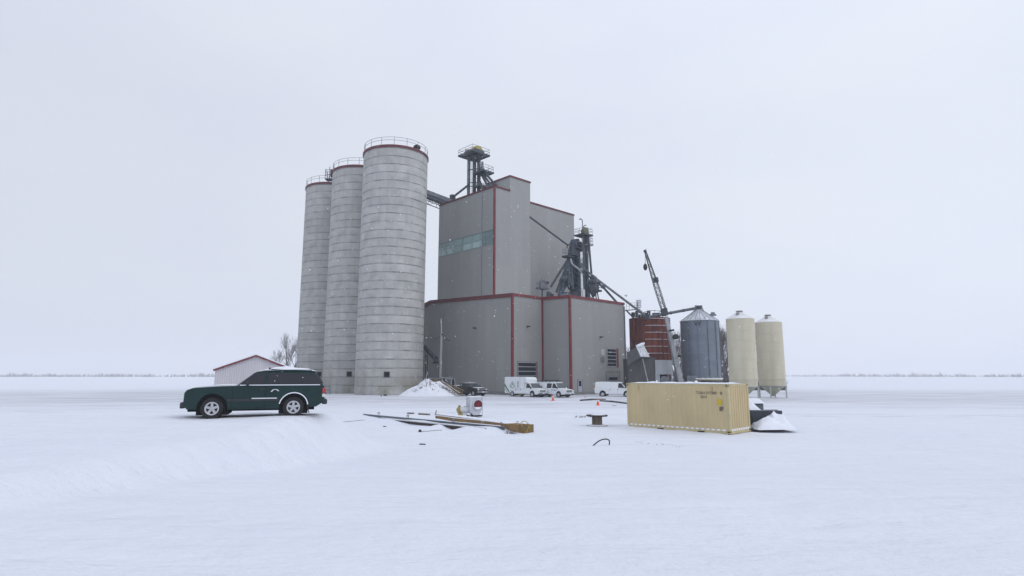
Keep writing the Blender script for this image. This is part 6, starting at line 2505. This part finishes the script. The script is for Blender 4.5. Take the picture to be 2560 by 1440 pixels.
# marker sticks with wire, lumps in the foreground
for (p0, p1, hgt, lab) in (((845, 1055.5), (912, 1052.5), 0.05, 'thin wire running from a small stub to the far beam end'), ((1050, 1080), (1105, 1076.5), 0.05, 'thin wire running from a small stub to the pale girder')):
    a = MB()
    q0, q1 = gnd(*p0), gnd(*p1)
    q0.z, q1.z = terrain(q0.x, q0.y) + 0.03, terrain(q1.x, q1.y) + 0.05
    n_ = 12
    pts = []
    for k in range(n_ + 1):
        q = q0.lerp(q1, k / n_)
        q.z = terrain(q.x, q.y) + 0.03
        pts.append(q)
    a.path(pts, 0.012, 5)
    a.lathe([(0, -0.05), (0.09, -0.02), (0.08, 0.08), (0, 0.12)], q0, 8)
    tag(a.build('wire', M_PLAST), lab, 'wire')
for k, (px, py, w_, lab) in enumerate(((961, 1067, 0.16, 'small dark lump in snow left of the steel girder'), (1058, 1110, 0.22, 'dark twig scrap lying alone in the front snow'), (1293, 1053, 0.1, 'left of two dark pegs beyond the crate end'), (1307.5, 1053, 0.1, 'right of two dark pegs beyond the crate end'), (1537, 1012.5, 0.3, 'dark bent scrap between orange cone and container'))):
    p = gnd(px, py)
    a = MB()
    rr_ = random.Random(k)
    for q in range(4):
        a.box((rr_.uniform(-w_, w_) * 0.6, rr_.uniform(-w_, w_) * 0.3, 0.02), (w_ * rr_.uniform(0.3, 0.6), 0.04, 0.05), rr_.uniform(-0.5, 0.5))
    o_ = a.build('scrap', M_STEELD)
    o_.location = (p.x, p.y, terrain(p.x, p.y))
    tag(o_, lab, 'scrap')
p = gnd(1277, 1083)
wt = MB()
rr_ = random.Random(21)
for k in range(40):
    x_, y_ = rr_.gauss(0, 0.16), rr_.gauss(0, 0.1)
    wt.tube((x_, y_, -0.03), (x_ + rr_.gauss(0, 0.07), y_ + rr_.gauss(0, 0.05), rr_.uniform(0.08, 0.26)), 0.012, 4, r2=0.004)
o_ = wt.build('dead_weed_tuft', MATS['dead_weed'])
o_.location = (p.x, p.y, terrain(p.x, p.y))
tag(o_, 'tuft of dead weeds at the near end of the brown crate', 'weeds')
p = gnd(1455, 1044)
wt = MB()
for k in range(34):
    x_, y_ = rr_.gauss(0, 0.4), rr_.gauss(0, 0.2)
    wt.tube((x_, y_, -0.03), (x_ + rr_.gauss(0.1, 0.12), y_ + rr_.gauss(0, 0.05), rr_.uniform(0.02, 0.16)), 0.016, 4, r2=0.005)
o_ = wt.build('dead_weed_tuft', MATS['dead_weed'])
o_.location = (p.x, p.y, terrain(p.x, p.y))
tag(o_, 'flattened dead weeds left of the cable reel', 'weeds')
a = MB()
q = gnd(1088.5, 1037)
a.beam(at(1088.5, 1037.5, q.y), at(1091, 1026, q.y), 0.07)
tag(a.build('wooden_stake', M_TAN), 'short wooden stake at the far end of the brown crate', 'stake')
for (p0, p1, lab) in (((1019, 1034.5), (1034, 1035), 'short brown plank showing through snow left of the stake'), ((1047, 1036), (1074, 1037), 'dark plank showing through snow beside the stake')):
    a = MB()
    q0, q1 = gnd(*p0), gnd(*p1)
    q0.z, q1.z = terrain(q0.x, q0.y) + 0.05, terrain(q1.x, q1.y) + 0.05
    a.beam(q0, q1, 0.16, 0.12)
    tag(a.build('plank', M_WOOD), lab, 'plank')
# scattered bits by the lower right foreground
wt = MB()
rr_ = random.Random(8)
for k in range(26):
    px = rr_.uniform(1590, 1720)
    py = 1106 + (px - 1590) / 130 * 13 + rr_.gauss(0, 1.5)
    q = gnd(px, py)
    q.z = terrain(q.x, q.y) + 0.005
    wt.box(q, (rr_.uniform(0.015, 0.05), 0.02, 0.015), rr_.uniform(0, 3))
tag(wt.build('ground_litter', MATS['dead_weed']), kind='stuff')

# bird
bp_ = at(1565, 740, 80)
bd = thing('bird', 'small dark bird flying above right corner of the low building', 'bird', bp_, 0.6)
a = MB()
a.lathe([(0, -0.17), (0.035, -0.12), (0.06, 0.0), (0.045, 0.08), (0.032, 0.12), (0.036, 0.15), (0, 0.19)], n=10, axis='X')
a.add([(-0.14, -0.015, 0), (-0.14, 0.015, 0), (-0.27, 0.05, 0.01), (-0.27, -0.05, 0.01), (-0.14, 0, 0.02), (-0.26, 0, 0.02)], [(0, 1, 2, 3), (0, 4, 5, 3), (1, 2, 5, 4)])
a.build('body', M_BLACK, bd, smooth=True)
for sd_ in (-1, 1):
    a = MB()
    a.add([(0.06, sd_ * 0.04, 0.02), (-0.08, sd_ * 0.04, 0.02), (-0.10, sd_ * 0.22, 0.14), (0.03, sd_ * 0.22, 0.16), (-0.12, sd_ * 0.38, 0.20), (0.0, sd_ * 0.04, 0.045), (-0.03, sd_ * 0.22, 0.175)],
          [(0, 1, 2, 3), (3, 2, 4), (0, 5, 6, 3), (5, 1, 2, 6), (3, 6, 4), (6, 2, 4)])
    a.build('wing', M_BLACK, bd)

# ------------------------------------------------------------------ far shed at the left edge
YS2 = 72.0
pk_ = at(640, 889.5, YS2)
fs = thing('gabled_shed', 'low pale shed with red roof edge at the far left behind green vehicle', 'shed', (pk_.x, YS2, 0), R(25))
ew = 4.6
zp, ze_ = pk_.z, pk_.z - ew * 0.39
a = MB()
a.prism([(-ew + 0.2, -0.3), (ew - 0.2, -0.3), (ew - 0.2, ze_), (0, zp - 0.08), (-ew + 0.2, ze_)], lambda x, z: (x, 0, z), lambda x, z: (x, 14, z))
a.build('wall', cladding_mat('pale_pink_cladding', (0.55, 0.53, 0.56), 0.25), fs)
a = MB()
for sd_ in (-1, 1):
    a.beam((0, -0.2, zp + 0.02), (sd_ * ew, -0.2, ze_ - 0.02), 0.14, 0.2, up=(0, 0, 1))
a.build('red_verge', M_RED, fs)
a = MB()
for sd_ in (-1, 1):
    a.add([(0, -0.28, zp + 0.12), (0, 14.3, zp + 0.12), (sd_ * (ew + 0.1), 14.3, ze_ + 0.08), (sd_ * (ew + 0.1), -0.28, ze_ + 0.08), (0, -0.28, zp + 0.24), (0, 14.3, zp + 0.24), (sd_ * (ew + 0.1), 14.3, ze_ + 0.18), (sd_ * (ew + 0.1), -0.28, ze_ + 0.18)],
          [(0, 1, 2, 3), (4, 5, 6, 7), (0, 3, 7, 4), (2, 3, 7, 6), (1, 2, 6, 5)])
a.build('roof_snow', M_SNOWB, fs)


# ------------------------------------------------------------------ bare trees
def grow(tr_, cr_, p, d, L, r, depth, rg, spread):
    q = p + d * L
    tgt = tr_ if depth <= 1 else cr_
    n_ = 6 if depth <= 1 else (4 if depth < 4 else 3)
    mid = p.lerp(q, 0.5) + Vector((rg.gauss(0, 0.04), rg.gauss(0, 0.04), 0)) * L
    tgt.tube(p, mid, r, n_, r2=r * 0.85, cap=False)
    tgt.tube(mid, q, r * 0.85, n_, r2=r * 0.7, cap=False)
    if depth >= 5:
        return
    kids = 2 if depth == 0 else (3 if depth < 5 else 2)
    for k in range(kids + (1 if rg.random() < 0.45 else 0)):
        ax = Vector((rg.gauss(0, 1), rg.gauss(0, 1), rg.gauss(0, 0.35)))
        nd = (d + ax * spread * (0.55 if depth == 0 else 0.6) + Vector((0, 0, 0.16))).normalized()
        st_ = p.lerp(q, rg.uniform(0.55, 1.0))
        grow(tr_, cr_, st_, nd, L * rg.uniform(0.62, 0.84), max(0.009, r * rg.uniform(0.42, 0.58)), depth + 1, rg, spread)


TREE = []
for seed, spread in ((3, 0.42), (11, 0.36), (19, 0.5), (27, 0.40), (42, 0.46)):
    rg = random.Random(seed)
    ta, tb = MB(), MB()
    grow(ta, tb, Vector((0, 0, -0.2)), Vector((0.03, 0.02, 1)).normalized(), 2.6, 0.19, 0, rg, spread)
    if seed < 25:
        for k in range(3):
            grow(ta, tb, Vector((0, 0, 1.4 + 0.7 * k)), Vector((rg.gauss(0, 0.5), rg.gauss(0, 0.5), 1)).normalized(), 1.9, 0.10, 1, rg, spread)
    TREE.append((ta, tb))
tree_mesh = {}


def tree(kind, loc, h, rz, lab, grp):
    t = thing('bare_tree', lab, 'tree', loc, rz, grp)
    if kind not in tree_mesh:
        ta, tb = TREE[kind]
        hh = max(v_.z for v_ in ta.v + tb.v)
        for mbx in (ta, tb):
            mbx.v = [v_ / hh for v_ in mbx.v]
        a_ = ta.build('trunk', M_BARK if kind < 3 else mat('hazed_bark', (0.22, 0.21, 0.205), 0.9, var=0.3), t)
        b_ = tb.build('crown', M_TWIG if kind < 3 else mat('hazed_twigs', (0.33, 0.315, 0.315), 0.9, var=0.2), t)  # haze over the left trees is put into paler bark and twig colours
        tree_mesh[kind] = (a_, b_)
    else:
        for o_ in tree_mesh[kind]:
            c_ = o_.copy()
            C.objects.link(c_)
            c_.parent = t
    t.scale = (h, h, h)
    return t


GT = 'bare winter trees behind the yard'
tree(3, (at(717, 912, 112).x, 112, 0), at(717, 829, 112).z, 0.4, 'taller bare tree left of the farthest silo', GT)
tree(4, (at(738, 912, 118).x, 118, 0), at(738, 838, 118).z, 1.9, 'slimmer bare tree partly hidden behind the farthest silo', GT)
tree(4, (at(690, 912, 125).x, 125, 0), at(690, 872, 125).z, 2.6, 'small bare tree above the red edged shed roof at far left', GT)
k = 0
for (px, top, Y, kd, lab) in ((1803, 806, 128, 1, 'bare tree just right of the steel grain bin'), (1814, 812, 132, 0, 'bare tree between the steel bin and nearer cream silo, more to the right'),
                              (1808, 852, 124, 2, 'low bushy bare tree between the steel bin and nearer cream silo'), (1690, 828, 130, 2, 'bare tree seen behind the crane boom'),
                              (1700, 812, 138, 1, 'bare tree between crane boom and steel grain bin'), (1571, 862, 140, 0, 'small bare tree in the gap between building corner and red bin'),
                              (1817, 806, 129, 1, 'slim bare tree touching the left edge of the nearer cream silo'), (1797, 828, 121, 2, 'low bare tree touching the right edge of the steel bin'), (1683, 846, 123, 0, 'short bare tree between red bin and crane boom foot'),
                              (1893, 806, 134, 1, 'bare tree behind the pair of cream silos')):
    k += 1
    tree(kd, (at(px, 930, Y).x, Y, 0), at(px, top, Y).z, k * 1.3, lab, GT)
# bramble thicket at the trees' feet
br = MB()
rr_ = random.Random(31)
for k in range(1500):
    px = rr_.uniform(1680, 1960)
    Y = rr_.uniform(118, 130)
    x_ = at(px, 930, Y).x
    h_ = rr_.uniform(0.8, 4.2) * (0.6 + 0.4 * math.sin(px * 0.09) ** 2)
    br.tube((x_, Y, -0.1), (x_ + rr_.gauss(0, 0.6), Y + rr_.gauss(0, 0.3), h_), 0.045, 3, r2=0.012, cap=False)
tag(br.build('bramble_thicket', mat('bramble_stems', (0.085, 0.075, 0.08), 0.9, var=0.3)), kind='stuff')

# ------------------------------------------------------------------ falling snow
fk = MB()
rr_ = random.Random(77)
for k in range(1100):
    Y = rr_.uniform(6, 40)
    px, py = rr_.uniform(560, 2000), rr_.uniform(250, 1010)
    p = at(px, py, Y)
    if p.z < 2.0:
        continue
    r_ = rr_.uniform(0.005, 0.0085) * (0.6 + Y / 25)
    fk.lathe([(0, -r_), (r_ * 1.1, -r_ * 0.3), (r_ * 0.9, r_ * 0.5), (0, r_)], p, 6)
tag(fk.build('falling_snow', mat('snow_flake', (0.9, 0.91, 0.93), 0.8, var=0.02), smooth=True), kind='stuff')

# ------------------------------------------------------------------ far tree line beyond the fields
dw = MB()
rr_ = random.Random(55)
for k in range(12000):
    a_ = rr_.uniform(-0.95, 0.95)
    D_ = 1350 + 180 * math.sin(a_ * 5) + rr_.gauss(0, 60)
    dens = 0.5 + 0.5 * noise.noise(Vector((a_ * 14, 0, 1))) + 0.35 * noise.noise(Vector((a_ * 60, 0, 5)))
    if rr_.random() > dens:
        continue
    x_, y_ = D_ * math.sin(a_), D_ * math.cos(a_)
    h_ = (rr_.uniform(2.5, 5) + 9 * max(0, dens) * rr_.random() ** 1.5) * (0.75 + 0.5 * noise.noise(Vector((a_ * 160, 2, 1))))
    dw.tube((x_, y_, -1), (x_ + rr_.gauss(0, 1.2), y_, max(1.5, h_)), rr_.uniform(0.5, 1.3), 3, r2=0.15, cap=False)
tag(dw.build('distant_wood', M_TWIG), kind='stuff')

# ------------------------------------------------------------------ snow-laden air
hz = MB()
hz.box((0, 900, 30.5), (3600, 2400, 67))
hm_ = bpy.data.materials.new('snowy_air')
hm_.use_nodes = True
ht = hm_.node_tree
for n_ in list(ht.nodes):
    ht.nodes.remove(n_)
ho_ = ht.nodes.new('ShaderNodeOutputMaterial')
hv = ht.nodes.new('ShaderNodeVolumePrincipled')
hv.inputs['Color'].default_value = (0.93, 0.95, 0.98, 1)
hv.inputs['Density'].default_value = 0.0005
hv.inputs['Anisotropy'].default_value = 0.0
ht.links.new(hv.outputs[0], ho_.inputs['Volume'])
tag(hz.build('haze', hm_), kind='stuff')
